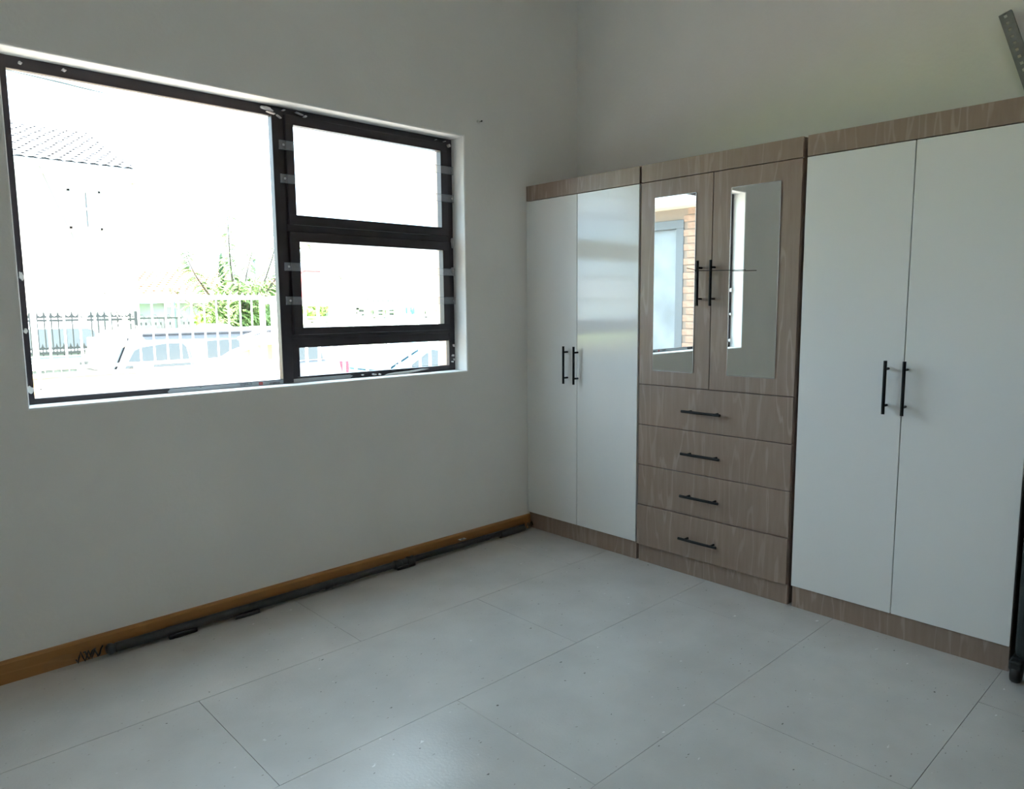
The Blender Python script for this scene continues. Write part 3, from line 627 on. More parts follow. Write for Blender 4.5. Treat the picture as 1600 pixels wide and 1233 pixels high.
box('rear_bumper', 'car_white', wc, cxw-hw*.96, cxw+hw*.96, WYC-.10, WYC+.05, gz+.34, gz+.60, .03)
box('number_plate', 'paper', wc, cxw-.25, cxw+.25, WYC-.045, WYC-.02, gz+.68, gz+.79)

# ------------------------------------------------------------------ two-storey house
HY = 16.5
hs = thing('two_storey_house', 'grey plastered two-storey house with a grey tiled hip roof', 'house', (0, HY+3, RZD))
xr = at(206, 300, HY).x; hxl = xr-9; ez = at(203, 270, HY).z; mid = at(190, 462, HY).z
box('upper_wall', 'grey_render', hs, hxl, xr, HY, HY+7, mid, ez+.05)
box('lower_wall', 'grey_render', hs, hxl, xr-.01, HY+.01, HY+7, RZD, mid)
E0 = at(217, 268, HY-.22); Ri = at(137, 208, HY+3.4)
ezr = E0.z+.04
rf = MB(); ey = HY-.22; ry_ = HY+3.4; xe = E0.x
roofv = [(hxl-.4, ey, ezr), (xe, ey, ezr), (xe, ey+7.9, ezr), (hxl-.4, ey+7.9, ezr), (hxl+2, ry_, Ri.z), (Ri.x, ry_, Ri.z)]
rf.add(roofv, [(0, 1, 5, 4), (1, 2, 5), (2, 3, 4, 5), (3, 0, 4), (3, 2, 1, 0)]); rfo = rf.build('roof', 'grey_tile_under', hs)
def tiles(parent, a, b, c, d, nrows, tw, m, name='roof_tile', arch=.034):
    """staggered courses of hollow arched tiles on the roof plane a-b (eave, left to right) to d-c (ridge)"""
    a, b, c, d = map(Vector, (a, b, c, d)); mb = MB(); nrm = (b-a).cross(d-a).normalized(); nrm = nrm if nrm.z > 0 else -nrm
    ex = (b-a).normalized(); slope = (d-a)-ex*((d-a).dot(ex))
    for i in range(nrows):
        f0, f1 = (i-.10)/nrows, (i+1)/nrows
        l0, r0 = a.lerp(d, i/nrows), b.lerp(c, i/nrows); left = (l0-a).dot(ex); right = (r0-a).dot(ex); x = left-tw*.5*(i % 2)
        while x < right:
            xa, xb = max(x, left), min(x+tw, right)
            if xb-xa > tw*.2:
                vs = []
                for k in range(5):
                    xx = xa+(xb-xa)*k/4; h = arch*(0, .75, 1, .75, 0)[k]
                    for th in (0, .012): vs += [a+ex*xx+slope*f0+nrm*(.012+h+th), a+ex*xx+slope*f1+nrm*(.004+h*.25+th)]
                fs = []
                for k in range(4): o = 4*k; fs += [(o+2, o+6, o+7, o+3), (o+0, o+1, o+5, o+4), (o+0, o+4, o+6, o+2)]
                mb.add(vs, fs)
            x += tw
    o = mb.build(name, m, parent); o['kind'] = 'stuff'; return o
tiles(rfo, (at(0, 240, ey).x-.5, ey, ezr), (xe, ey, ezr), (Ri.x, ry_, Ri.z), (at(0, 240, ey).x-.5, ry_, Ri.z), 15, .24, 'grey_tile')
MB().tube([(Ri.x, ry_, Ri.z+.03), (hxl+2, ry_, Ri.z+.03)], .10, 8).build('ridge_cap', 'grey_tile', rfo)
MB().tube([(xe, ey, ezr+.02), (Ri.x, ry_, Ri.z+.03)], .08, 8).build('hip_cap', 'grey_tile', rfo)
MB().prism([(ey-.10, ezr-.03), (ey-.10, ezr-.14), (ey-.04, ezr-.17), (ey+.02, ezr-.17), (ey+.02, ezr-.0)], 'x', hxl-.4, xe+.05).build('gutter', 'gutter', hs)
MB().box(hxl-.4, xe-.03, ey+.02, ey+.05, ezr-.30, ezr).build('fascia_board', 'grey_render', hs)
MB().box(hxl-.4, xe-.03, ey+.05, HY+.02, ezr-.30, ezr-.27).build('soffit', 'cream_paint', hs)
MB().box(xe-.06, xe-.03, ey+.05, ey+7.5, ezr-.30, ezr).build('fascia_board', 'grey_render', hs)
def far_window(parent, Y, p0, p1, rows, m='white_paint', glass='house_glass', curtain=True, t=.05, bars=0):
    a, b = at(p0[0], p0[1], Y), at(p1[0], p1[1], Y); x0, x1, z1, z0 = a.x, b.x, a.z, b.z
    w = MB()
    w.box(x0, x1, Y-.05, Y+.03, z0, z0+t); w.box(x0, x1, Y-.05, Y+.03, z1-t, z1); w.box(x0, x0+t, Y-.05, Y+.03, z0, z1); w.box(x1-t, x1, Y-.05, Y+.03, z0, z1)
    for f in rows: zz = z0+(z1-z0)*f; w.box(x0, x1, Y-.045, Y+.03, zz-t*.5, zz+t*.5)
    f_ = w.build('window', m, parent)
    zs = [z0]+[z0+(z1-z0)*f for f in rows]+[z1]
    for q0, q1 in zip(zs[:-1], zs[1:]): box('pane', glass, f_, x0+t*.8, x1-t*.8, Y-.012, Y-.006, q0+t*.4, q1-t*.4)
    if curtain:
        c = MB(); n = 26
        for s0, s1 in ((x0+t, (x0+x1)/2+.02), ((x0+x1)/2+.05, x1-t)):
            vs = []
            for i in range(n+1):
                xx = s0+(s1-s0)*i/n; yy = Y-.018+.004*math.sin(i*1.3)
                vs += [(xx, yy, z0+t), (xx, yy, z1-t)]
            c.add(vs, [(2*i, 2*i+2, 2*i+3, 2*i+1) for i in range(n)], True)
        c.build('curtain', 'curtain', f_)
    for i in range(bars): 
        xx = x0+(x1-x0)*(i+1)/(bars+1); box('burglar_bar', m, f_, xx-.008, xx+.008, Y-.07, Y-.054, z0, z1)
    return f_
far_window(hs, HY, (104, 295), (160, 360), (.52,)); a, b = at(102, 361, HY), at(164, 366, HY); box('window_sill', 'grey_render', hs, a.x, b.x, HY-.10, HY+.02, b.z, a.z)
wl = far_window(hs, HY, (122, 458), (168, 519), (.25, .55), bars=8)
for f in (.12, .4, .7, .85):
    a, b = at(122, 458, HY), at(168, 519, HY); zz = b.z+(a.z-b.z)*f; box('burglar_bar', 'white_paint', wl, a.x, b.x, HY-.075, HY-.06, zz-.008, zz+.008)
a, b = at(119, 520, HY), at(171, 524, HY); box('window_sill', 'grey_render', hs, a.x, b.x, HY-.10, HY+.02, b.z, a.z)
a, b = at(119, 456, HY), at(170, 458, HY); box('lintel', 'grey_render', hs, a.x, b.x, HY-.03, HY+.02, b.z, a.z)
a, b = at(170, 290, HY), at(178, 300, HY); box('pipe_box', 'grey_render', hs, a.x, b.x, HY-.09, HY+.01, RZD, a.z, .01)
a, b = at(186, 470, HY), at(193, 470, HY); box('downpipe', 'white_paint', hs, a.x, b.x, HY-.10, HY-.0, RZD, mid, .01)
c0, c1 = at(60, 257, HY-.2), at(162, 458, HY-.06); MB().tube([c0+(c1-c0)*(i/8)+Vector((0, 0, -.10*math.sin(math.pi*i/8))) for i in range(9)], .008, 5).build('drop_cable', 'cable', hs)

# ------------------------------------------------------------------ iron gate, palisade and paling fences of that house
def spear(mb, x, y, z, s=1.0):
    mb.box(x-.008, x+.008, y-.008, y+.008, z-.1, z+.02); mb.prism([(x-.012*s, z+.01), (x, z+.0), (x+.012*s, z+.01), (x+.02*s, z+.045), (x, z+.12*s), (x-.02*s, z+.045)], 'y', y-.006, y+.006)
    mb.prism([(x-.055*s, z+.02), (x-.05*s, z+.005), (x+.05*s, z+.005), (x+.055*s, z+.02), (x+.03*s, z+.045), (x-.03*s, z+.045)], 'y', y-.005, y+.005)
IY = 11.0
ig = thing('iron_gate', 'black iron gate with spear tips and a solid lower panel before the white car', 'gate', (at(90, 560, IY).x, IY, RZD))
ix0 = at(0, 500, IY).x-.6; ix1 = at(128, 500, IY).x-.02; zrail = at(80, 501, IY).z; ztip = at(80, 497.5, IY).z; zp = at(80, 551, IY).z; zp2 = at(80, 575, IY).z
box('top_rail', 'black_iron', ig, ix0, ix1, IY-.02, IY+.02, zrail-.018, zrail+.018)
box('mid_rail', 'black_iron', ig, ix0, ix1, IY-.02, IY+.02, zp-.03, zp+.01)
x = ix0
i = 0
stp = (at(91, 500, IY).x-at(80, 500, IY).x)
for nm, zz in (('bar', 0),):
    while x < ix1:
        mb = MB().box(x-.009, x+.009, IY-.009, IY+.009, zp, ztip+.02)
        if i % 1 == 0: spear(mb, x, IY, ztip, 1.0)
        mb.build('bar', 'black_iron', ig)
        mb = MB(); spear(mb, x+stp*.5, IY, at(80, 547, IY).z, .9); mb.build('spear_tip', 'black_iron', ig); x += stp; i += 1
for k in range(5):
    zz = zp-.02-(zp-zp2)*k/5; box('slat', 'dark_wall', ig, ix0, ix1, IY+.0-.004*(k % 2), IY+.03, zz-(zp-zp2)/5+.012, zz)
box('lower_rail', 'black_iron', ig, ix0, ix1, IY-.02, IY+.03, zp2-.03, zp2+.0)
x = ix0
while x < ix1: box('lower_board', 'paling', ig, x, x+.10, IY-.01, IY+.015, RZD+.05, zp2-.02); x += .115
ir = thing('iron_railing', 'black iron spear-topped railing on a cream plinth by the barred window', 'railing', (at(170, 540, IY).x, IY, RZD))
rx1 = at(212, 500, IY).x; box('top_rail', 'black_iron', ir, ix1+.09, rx1, IY-.015, IY+.015, zrail-.018, zrail+.018); zpl = at(150, 527, IY).z
box('plinth', 'cream_render', ir, ix1+.09, rx1+.02, IY-.06, IY+.10, RZD, zpl)
x = ix1+.16; st_ = at(152, 500, IY).x-at(131, 500, IY).x
i = 0
while x < rx1:
    mb = MB().box(x-.010, x+.010, IY-.010, IY+.010, zpl-.01, ztip+.02)
    spear(mb, x, IY, ztip, 1.0); mb.build('bar', 'black_iron', ir); x += st_*.5
q = at(211, 486, IY); box('gate_post', 'black_iron', ir, q.x-.02, q.x+.025, IY-.03, IY+.03, RZD, q.z, .004)
PY = 14.0
pf = thing('paling_fence', 'weathered dark grey timber paling fence beside the two-storey house', 'fence', (at(255, 515, PY).x, PY, RZD))
x = at(214, 500, PY).x; xend = at(298, 500, PY).x; ptz = at(255, 497, PY).z
for zz in (ptz-.12, ptz-.62): box('rail', 'paling', pf, x, xend, PY+.02, PY+.06, zz-.03, zz+.03)
while x < xend:
    h = random.uniform(-.05, .04); w_ = random.uniform(.055, .075); MB().prism([(x, RZD+.08), (x+w_, RZD+.08), (x+w_, ptz+h), (x+w_/2, ptz+h+.04), (x, ptz+h)], 'y', PY-.01, PY+.02).build('board', 'paling', pf); x += .098
f2 = thing('wire_railing', 'thin dark railing with looped tops in front of the timber paling fence', 'railing', (at(255, 515, IY).x, IY+.3, RZD))
x = at(216, 500, IY+.3).x; xe2 = at(284, 500, IY+.3).x; zt2 = at(250, 497, IY+.3).z
box('top_rail', 'black_iron', f2, x, xe2, IY+.29, IY+.31, zt2-.012, zt2+.012)
while x < xe2: MB().tube([(x, IY+.3, RZD+.1), (x, IY+.3, zt2), (x+.03, IY+.3, zt2+.06), (x+.08, IY+.3, zt2+.06), (x+.11, IY+.3, zt2)], .007, 5).build('looped_bar', 'black_iron', f2); x += .22
gp = at(270, 466, 13.0); po = thing('timber_pole', 'blue-grey pole standing by the timber paling fence', 'pole', (gp.x, 13.0, RZD))
MB().tube([(gp.x, 13, RZD), (gp.x, 13, gp.z+.02)], [.045, .04], 10).build('shaft', 'post_grey', po); MB().lathe([(.045, 0), (.045, .02), (.01, .04)], (gp.x, 13, gp.z+.02), 'z', 10).build('cap', 'post_grey', po)
up = at(394.5, 392, 20); po = thing('utility_pole', 'thin dark utility pole rising out of the feathery tree', 'pole', (up.x, 20, RZD))
MB().tube([(up.x, 20, RZD), (up.x, 20, up.z)], [.09, .07], 8).build('shaft', 'post_grey', po); MB().box(up.x-.05, up.x+.05, 19.85, 20.15, up.z-.3, up.z-.2).build('bracket', 'post_grey', po)

# ------------------------------------------------------------------ houses farther back
OY = 24.0
oh = thing('orange_roof_house', 'low house with an orange clay tile roof behind the feathery tree', 'house', (at(280, 470, OY).x, OY+3, RZD))
e0, e1 = at(200, 466, OY), at(372, 466, OY); r0, r1 = at(200, 423, OY+3.2), at(352, 427, OY+3.2)
e0 = Vector((e0.x-3, OY, e0.z)); r0 = Vector((e0.x, OY+3.2, r0.z)); e1.z = e0.z; r1.z = r0.z
orf = MB().add([e0, e1, r1, r0, (e0.x, OY+6.4, e0.z), (e1.x, OY+6.4, e0.z)], [(0, 1, 2, 3), (3, 2, 5, 4), (1, 5, 2), (0, 3, 4), (0, 4, 5, 1)]).build('roof', 'orange_under', oh)
tiles(orf, e0, e1, r1, r0, 13, .27, 'orange_tile')
MB().tube([r0+Vector((0, 0, .04)), r1+Vector((0, 0, .04))], .10, 8).build('ridge_cap', 'orange_tile', orf)
box('wall', 'grey_wall', oh, e0.x+.2, e1.x-.4, OY+.4, OY+6, RZD, e0.z); box('fascia_board', 'white_paint', oh, e0.x, e1.x, OY-.03, OY+.02, e0.z-.16, e0.z)
a, b = at(216, 467, OY-.6), at(246, 474, OY-.6); box('awning', 'turquoise', oh, a.x, b.x, OY-.6, OY+.4, b.z, a.z-.05)
a, b = at(262, 473, OY-.02), at(272, 480, OY-.02); box('meter_box', 'white_paint', oh, a.x, b.x, OY+.33, OY+.42, b.z, a.z)

QY = 20.0
rh = thing('red_roof_house', 'house with a bright red hip roof beyond the slatted fence', 'house', (at(490, 480, QY).x, QY+3, RZD))
E = [at(398, 467, QY), at(590, 467, QY)]; ez_ = E[0].z; ap0, ap1 = at(474, 424, QY+3.5), at(500, 424, QY+3.5)
x0, x1 = E[0].x, E[1].x
rr = MB().add([(x0, QY, ez_), (x1, QY, ez_), (x1, QY+7, ez_), (x0, QY+7, ez_), (ap0.x, QY+3.5, ap0.z), (ap1.x, QY+3.5, ap0.z)], [(0, 1, 5, 4), (1, 2, 5), (2, 3, 4, 5), (3, 0, 4), (3, 2, 1, 0)]).build('roof', 'red_roof', rh)
for a, b in (((x0, QY, ez_), (ap0.x, QY+3.5, ap0.z)), ((x1, QY, ez_), (ap1.x, QY+3.5, ap0.z)), ((ap0.x, QY+3.5, ap0.z), (ap1.x, QY+3.5, ap0.z))): MB().tube([Vector(a)+Vector((0, 0, .02)), Vector(b)+Vector((0, 0, .02))], .06, 6).build('ridge_flashing', 'red_roof', rr)
box('wall', 'grey_wall', rh, x0+.3, x1-.3, QY+.4, QY+6.6, RZD, ez_); box('gutter', 'gutter', rh, x0, x1, QY-.08, QY+.02, ez_-.12, ez_)
far_window(rh, QY+.4, (496, 478), (512, 500), (.5,), curtain=False)

GY_ = 17.0
gh = thing('grey_roof_house', 'house with a pale green-grey sheet roof, antenna and white gutter', 'house', (at(640, 480, GY_).x+2, GY_+3, RZD))
e0, e1 = at(574, 457, GY_), at(690, 455, GY_); ezg = e0.z; rd = at(692, 406, GY_+3.0); xL, xR = e0.x, e0.x+10
rdx = rd.x
gr = MB().add([(xL, GY_, ezg), (xR, GY_, ezg), (xR, GY_+6, ezg), (at(600, 456, GY_+6).x, GY_+6, ezg), (rdx, GY_+3.0, rd.z), (xR-3, GY_+3.0, rd.z)], [(0, 1, 5, 4), (1, 2, 5), (2, 3, 4, 5), (3, 0, 4), (3, 2, 1, 0)]).build('roof', 'pale_roof', gh)
for i in range(1, 9):
    f = i/9; pa = Vector((xL, GY_, ezg)).lerp(Vector((rdx, GY_+3.0, rd.z)), f); pb = Vector((xR, GY_, ezg)).lerp(Vector((xR-3, GY_+3.0, rd.z)), f)
    MB().tube([pa+Vector((0, 0, .01)), pb+Vector((0, 0, .01))], .018, 5).build('sheet_lap', 'pale_roof', gr)
box('wall', 'grey_wall', gh, xL+.4, xR-.4, GY_+.5, GY_+5.6, RZD, ezg); box('gutter', 'white_paint', gh, xL-.05, xR, GY_-.12, GY_+.0, ezg-.20, ezg-.09); box('fascia_board', 'grey_wall', gh, xL, xR, GY_+.0, GY_+.04, ezg-.26, ezg)
box('veranda_beam', 'grey_wall', gh, xL+.1, xR, GY_+.1, GY_+.5, ezg-.55, ezg-.26)
for p in ((557, 481, 576, 497), (583, 480, 600, 497), (603, 479, 617, 496), (664, 480, 678, 497)): far_window(gh, GY_+.5, (p[0], p[1]), (p[2], p[3]), (.5,), curtain=False, t=.06)
an = at(657.5, 413, GY_+2.2); tp_ = at(657.5, 399, GY_+2.2).z; am = MB().tube([(an.x, GY_+2.2, an.z-.5), (an.x, GY_+2.2, tp_)], .015, 6); aer = am.build('antenna_mast', 'cable', gh)
for zz, l in ((tp_-.02, .17), (tp_-.10, .12), (tp_-.24, .20), (tp_-.28, .14)): MB().tube([(an.x-l, GY_+2.2, zz), (an.x+l, GY_+2.2, zz+.02)], .010, 5).build('antenna_rod', 'cable', aer)
# lean-to roof
a, b, c, d = at(515, 467, 16.5), at(575, 466, 16.5), at(578, 457, 17.6), at(522, 464, 17.6)
vr = thing('lean_to_roof', 'white sheet lean-to roof between the red and grey roofs', 'awning', (a.x, 16.5, RZD))
MB().hexa([a, b, c, d, *[Vector(p)+Vector((0, 0, .06)) for p in (a, b, c, d)]]).build('sheet', 'white_paint', vr)
for p in (a, b): MB().tube([(p.x+.05, p.y+.05, RZD), (p.x+.05, p.y+.05, p.z)], .04, 6).build('prop', 'grey_wall', vr)
# washing on a line
wl0, wl1 = at(628, 481, 15.6), at(700, 480, 15.6)
ln = thing('washing_line', 'washing line strung in front of the grey-roofed house', 'washing line', (wl0.x, 15.6, RZD)); MB().tube([wl0, wl1], .006, 5).build('line', 'cable', ln)
for p in (wl0, wl1): MB().tube([(p.x, 15.6, RZD), (p.x, 15.6, p.z+.05)], .03, 8).build('pole', 'post_grey', ln)
def cloth(label, p0, p1, m):
    a, b = at(p0[0], p0[1], 15.6), at(p1[0], p1[1], 15.6); n = 10; mb = MB(); vs = []
    for s in (0, .012):
        for i in range(n+1):
            xx = a.x+(b.x-a.x)*i/n; yy = 15.595-s+.03*math.sin(i*1.4); vs += [(xx, yy, wl0.z+.002), (xx, yy, b.z+.03*math.sin(i*.9))]
    k = 2*(n+1)
    fs = [(2*i, 2*i+2, 2*i+3, 2*i+1) for i in range(n)]+[(k+2*i+1, k+2*i+3, k+2*i+2, k+2*i) for i in range(n)]
    fs += [(2*i+1, 2*i+3, k+2*i+3, k+2*i+1) for i in range(n)]
    tag(mb.add(vs, fs, True).build('hanging_cloth', m), label, 'laundry', 'washing on the line')
cloth('blue cloth hanging on the washing line', (634, 480), (648, 491), 'cloth_blue')
cloth('violet patterned cloth hanging on the washing line', (651, 480), (664, 492), 'cloth_violet')
cloth('white speckled cloth hanging at the end of the washing line', (668, 480), (680, 490), 'cloth_white')

# slatted concrete fence across the street
VY = 14.0
sf = thing('slatted_fence', 'pale fence of horizontal concrete slats across the street', 'fence', (at(590, 530, VY).x, VY, RZD))
vx0 = at(474, 500, VY).x; vz1 = at(590, 491, VY).z; nrow = 20; bay = 1.6; nb = 6; zst = (vz1-(RZD+.15))/nrow
sl = MB().box(0, bay-.10, -.02, .02, 0, zst*.55).mesh('slat', .006, 1); sl.materials.append(M['slat'])
psm = MB().box(-.045, .045, -.045, .045, RZD, vz1+.02).mesh('post', .008, 1); psm.materials.append(M['slat'])
for bI in range(nb+1):
    o = link('post', psm, sf); o.location = (vx0+bI*bay, VY, 0)
    if bI < nb:
        for rI in range(nrow):
            o = link('slat', sl, sf); o.location = (vx0+bI*bay+.05, VY+random.uniform(-.008, .008), RZD+.15+rI*zst)
# low stone edging in front of the tree
se = thing('stone_edging', 'low cream and brown stone edging under the feathery tree', 'edging', (at(370, 512, 9.6).x, 9.6, RZD))
xx = at(298, 512, 9.6).x; xe3 = at(480, 512, 9.6).x; base_z = at(370, 514, 9.6).z
while xx < xe3:
    w_ = random.uniform(.22, .4); h = random.uniform(-.02, .05)
    MB().box(xx, xx+w_-.015, 9.55-random.uniform(0, .04), 9.85, RZD, base_z+h).build('stone', random.choice(['kerb_stone', 'cream_render', 'concrete']), se, .02); xx += w_
# overgrown soil bed behind the edging
bed = MB().box(at(296, 512, 9.85).x, xe3+.3, 9.85, 11.8, RZD, base_z-.03).build('planting_bed', 'grass'); tag(bed, 'raised grassy bed behind the stone edging', 'flower bed')

# ------------------------------------------------------------------ feathery tree and other plants
tr = thing('feathery_tree', 'young tree with feathery drooping leaves in front of the orange roof', 'tree', (at(375, 505, 10.5).x, 10.5, base_z-.03))
TY = 10.5
leafD, leafL, wood = MB(), MB(), []
def frond(mb, p, ang, L, droop, n=7):
    """pinnate leaf: curved rachis with paired leaflets"""
    d = Vector((math.cos(ang), math.sin(ang), .35)); pts = []
    for i in range(n+1):
        f = i/n; q = p+d*(L*f); q.z -= droop*L*f*f; pts.append(q)
    side = Vector((-math.sin(ang), math.cos(ang), 0))
    for i in range(1, n+1):
        c = pts[i]; t = (pts[i]-pts[i-1]).normalized(); ll = L*.34*(1-.4*i/n); w = L*.075
        for s in (-1, 1):
            e = c+side*s*ll*.75+t*ll*.5+Vector((0, 0, -ll*.45))
            mb.add([c-t*w, c+t*w, e+t*w*.6, e-t*w*.6], [(0, 1, 2, 3)])
def branch(path, r0, fr, mb, L=(.17, .25), start=.25):
    path = [Vector(p) for p in path]; k = len(path)
    wood.append(MB().tube(path, [r0*(1-.8*i/(k-1)) for i in range(k)], 6))
    for i in range(fr):
        f = start+(1-start)*(i+.5)/fr; s = f*(k-1); j = min(int(s), k-2); p = path[j].lerp(path[j+1], s-j)
        ang = random.choice((0, math.pi))+random.uniform(-.9, .9)
        frond(mb, p, ang, random.uniform(*L)*(1.15-.35*f), random.uniform(.6, 1.2))
def pb(pts, dy=0): return [at(p[0], p[1], TY+dy*(i/len(pts))) for i, p in enumerate(pts)]
root = at(378, 512, TY)
branch(pb([(372, 505), (368, 470), (362, 430), (359, 400), (357, 365), (355, 330)]), .03, 58, leafD, start=.26)
branch(pb([(372, 500), (345, 480), (322, 455), (305, 430), (293, 405), (287, 388)], -.5), .024, 36, leafD, start=.35)
branch(pb([(374, 500), (380, 465), (385, 430), (392, 400), (398, 380)], .5), .024, 28, leafD)
branch(pb([(376, 500), (398, 470), (415, 435), (425, 405), (430, 385), (431, 350)], .2), .024, 34, leafD)
branch(pb([(378, 500), (410, 465), (435, 430), (455, 405), (472, 385), (482, 376)], .4), .024, 34, leafD)
branch(pb([(370, 505), (325, 490), (290, 470), (272, 455), (262, 450)], -.6), .016, 12, leafL)
for i in range(34):
    x = random.gauss(372, 30); y = random.uniform(425, 500)
    branch([root+Vector((0, random.uniform(-.2, .2), .1)), root.lerp(at(x, y, TY+random.uniform(-.6, .6)), .6), at(x, y, TY+random.uniform(-.7, .7))], .010, 17, leafL if random.random() < .55 else leafD, (.18, .28), .35)
for i in range(16):
    x = random.choice((random.uniform(300, 345), random.uniform(395, 445))); y = random.uniform(470, 508); c = at(x, y, TY+random.uniform(-.5, .5))
    branch([root+Vector((0, 0, .05)), c], .008, 14, leafL, (.13, .22), .45)
wd_ = MB()
for w_ in wood: wd_.add(w_.v, w_.f, True)
wd_.build('branches', 'bark', tr)
MB().tube([(root.x, TY, base_z-.04), (root.x-.02, TY, base_z+.1), at(373, 498, TY)], [.05, .042, .032], 8).build('trunk', 'bark', tr)
for m_b, m_n in ((leafD, 'leaf_mid'), (leafL, 'leaf_mid')): o = m_b.build('foliage', m_n, tr); o['kind'] = 'stuff'
def blob_bush(name, label, cat, c, rx, rz, m, n=500, leaf=.10, base=RZD+.05):
    t = thing(name, label, cat, (c.x, c.y, base)); mb = MB()
    for i in range(n):
        v = Vector((random.gauss(0, 1), random.gauss(0, 1), random.gauss(0, 1))).normalized()*random.uniform(.6, 1); p = c+Vector((v.x*rx, v.y*rx*.6, v.z*rz)); a = Vector((random.gauss(0, 1), random.gauss(0, 1), random.gauss(0, 1))).normalized()*leaf; b = a.cross(v).normalized()*leaf*.5
        mb.add([p-a, p+b, p+a, p-b], [(0, 1, 2, 3)])
    o = mb.build('foliage', m, t); o['kind'] = 'stuff'
    MB().tube([(c.x, c.y, base), (c.x, c.y, c.z)], [.06, .03], 7).build('stem', 'bark', t)
blob_bush('shrub', 'bright green shrub growing at the foot of the feathery tree', 'shrub', at(345, 495, 11.2), .55, .25, 'leaf_light', 420, .07, base_z-.05)
blob_bush('shrub', 'dark leafy shrub behind the feathery tree', 'shrub', at(400, 478, 11.6), .75, .55, 'leaf_dark', 700, .08, base_z-.05)
blob_bush('shrub', 'yellow-green shrub in front of the red-roofed house', 'shrub', at(487, 484, 15.5), .5, .28, 'leaf_light', 300, .08)
cf = at(347, 432, 18.0); ct = thing('conifer', 'dark conifer tip showing beside the orange roof', 'tree', (cf.x, 18, RZD)); mb = MB(); tz = at(347, 403, 18).z
for i in range(260):
    f = random.random(); z = tz-f*1.5; r = .04+.55*f*random.uniform(.4, 1); a = random.uniform(0, 6.28); p = Vector((cf.x, 18, z)); e = p+Vector((math.cos(a)*r, math.sin(a)*r, .18)); s = Vector((-math.sin(a), math.cos(a), 0))*.05
    mb.add([p-s, p+s, e], [(0, 1, 2)])
o = mb.build('needles', 'conifer', ct); o['kind'] = 'stuff'; MB().tube([(cf.x, 18, RZD), (cf.x, 18, tz-.05)], [.09, .02], 7).build('trunk', 'bark', ct)
for lab, (px, py) in (('palm crown showing above the red roof near its peak', (518, 425)), ('small palm crown showing behind the red roof slope', (530, 432))):
    pd = 34 if px < 525 else 39; c = at(px, py, pd); t = thing('palm_tree', lab, 'palm tree', (c.x, pd, RZD)); mb = MB()
    for i in range(16): frond(mb, c, i*6.28/16, random.uniform(.5, .75), 1.0)
    o = mb.build('fronds', 'palm', t); o['kind'] = 'stuff'; MB().tube([(c.x, pd, RZD), (c.x, pd, c.z)], [.15, .10], 7).build('trunk', 'bark', t)
# tufts of grass at the foot of the slatted fence
gs = MB()
for i in range(900):
    p = Vector((random.uniform(at(535, 570, 13.4).x, at(640, 570, 13.4).x), random.uniform(12.9, 13.8), RZD+.1)); h = random.uniform(.08, .30); a = random.uniform(0, 6.28)
    gs.add([p, p+Vector((math.cos(a)*.02, math.sin(a)*.02, 0)), p+Vector((math.cos(a)*.06, math.sin(a)*.06, h))], [(0, 1, 2)])
tag(gs.build('grass_tufts', 'leaf_light'), 'yellow-green grass tufts at the foot of the slatted fence', 'grass', kind='stuff')

# ------------------------------------------------------------------ overhead cables
cabs = (((60, 119), (686, 257.5), 'uppermost of the four overhead cables crossing the sky'), ((60, 119.5), (686, 263), 'second overhead cable, just under the uppermost one'), ((60, 120), (686, 265.5), 'third overhead cable, just above the lowest one'), ((60, 120.5), (686, 268.5), 'lowest of the four overhead cables crossing the sky'))
for i, (p0, p1, lab) in enumerate(cabs):
    a, b = at(*p0, 15.0), at(*p1, 20.0); d = b-a; a2 = a-d*.12; b2 = b+d*.3
    pts = [a2.lerp(b2, k/16)-Vector((0, 0, .05*math.sin(math.pi*k/16))) for k in range(17)]
    tag(MB().tube(pts, .0055, 5).build('overhead_cable', 'cable'), lab, 'cable', 'overhead cables')
a, b = at(556, 446, 17.2), at(645, 416, 19.5)
tag(MB().tube([a.lerp(b, k/8)-Vector((0, 0, .05*math.sin(math.pi*k/8))) for k in range(9)], .010, 5).build('service_cable', 'cable'), 'thin service cable running up to the antenna roof', 'cable')

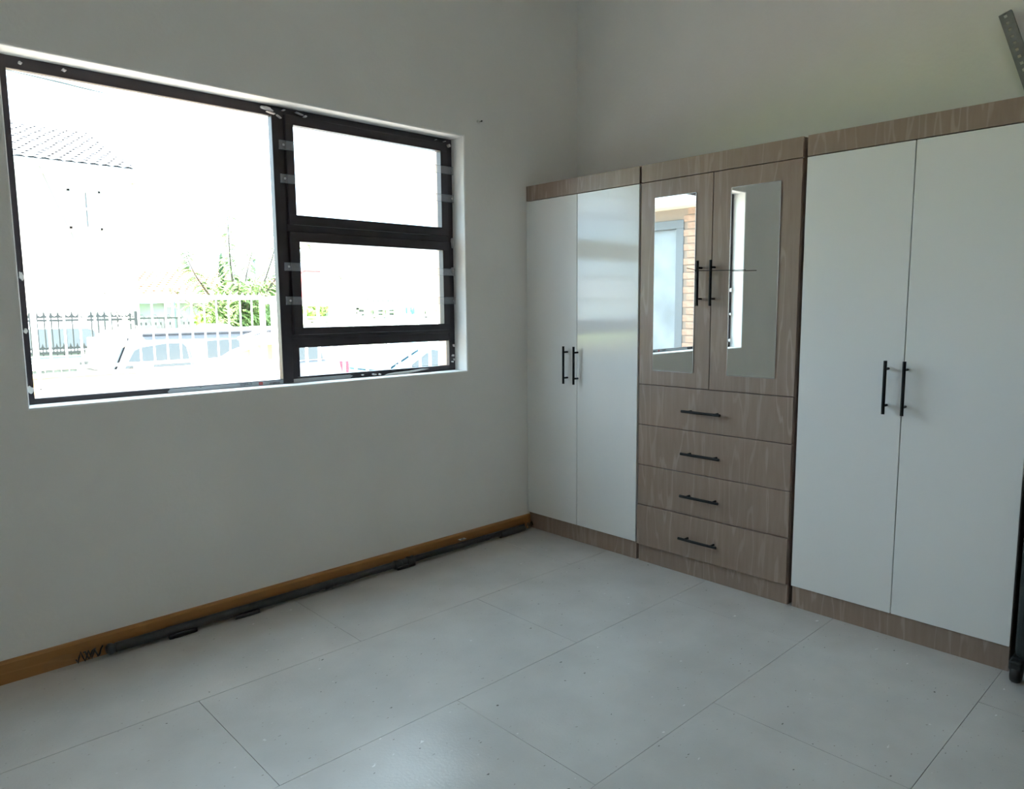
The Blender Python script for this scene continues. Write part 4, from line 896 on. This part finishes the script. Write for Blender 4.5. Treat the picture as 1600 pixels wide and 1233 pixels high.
# ------------------------------------------------------------------ brick outbuilding beside the house (seen in the mirrors)
bxf = -5.30
ob = thing('brick_outbuilding', 'brown brick building with a grey door reflected in the wardrobe mirror', 'building', (bxf-1, 2.8, GZ))
box('backing_wall', 'mortar', ob, bxf-2.2, bxf-.008, 1.1, 2.30, GZ, 2.34); box('backing_wall', 'mortar', ob, bxf-2.2, bxf-.12, 2.32, 3.10, GZ, 2.20); box('backing_wall', 'mortar', ob, bxf-2.2, bxf-.008, 2.30, 3.12, 2.20, 2.34)
bl_, bh = .222, .073; brme = {}
for r in range(31):
    z0 = GZ+r*.0835
    for s0, s1 in ((1.1, 2.30),):
        y = s0-(bl_/2+.005 if r % 2 else 0)
        while y < s1:
            ya, yb = max(y, s0), min(y+bl_, s1)
            if yb-ya > .04 and z0+bh < 2.34:
                k = round(yb-ya, 3)
                if k not in brme: me = MB().box(-.06, .004, 0, k, 0, bh).mesh('brick', .003, 1); me.materials.append(M['brick']); brme[k] = me
                o = link('brick', brme[k], ob); o.location = (bxf+random.uniform(-.003, .003), ya, z0)
            y += bl_+.010
dr = box('door', 'door_grey', ob, bxf-.10, bxf-.055, 2.40, 3.02, GZ, 2.10, .004)
for a, b, c, d in ((2.30, 2.40, GZ, 2.10), (3.02, 3.12, GZ, 2.10), (2.30, 3.12, 2.10, 2.20)): box('door_frame', 'jamb_grey', ob, bxf-.12, bxf+.012, a, b, c, d, .004)
MB().tube([(bxf-.055, 2.92, .85), (bxf-.0, 2.92, .85), (bxf-.0, 2.80, .85)], .010, 8).build('door_handle', 'chrome', dr)
box('fascia_board', 'white_paint', ob, bxf+.0, bxf+.25, 1.0, 3.2, 2.36, 2.62); box('gutter', 'gutter', ob, bxf+.25, bxf+.35, 1.0, 3.2, 2.34, 2.42, .01)
box('roof', 'pale_roof', ob, bxf-2.4, bxf+.30, .9, 3.25, 2.62, 2.68); box('soffit', 'cream_paint', ob, bxf-.01, bxf+.25, 1.0, 3.2, 2.33, 2.36)

ob.location.y -= .21
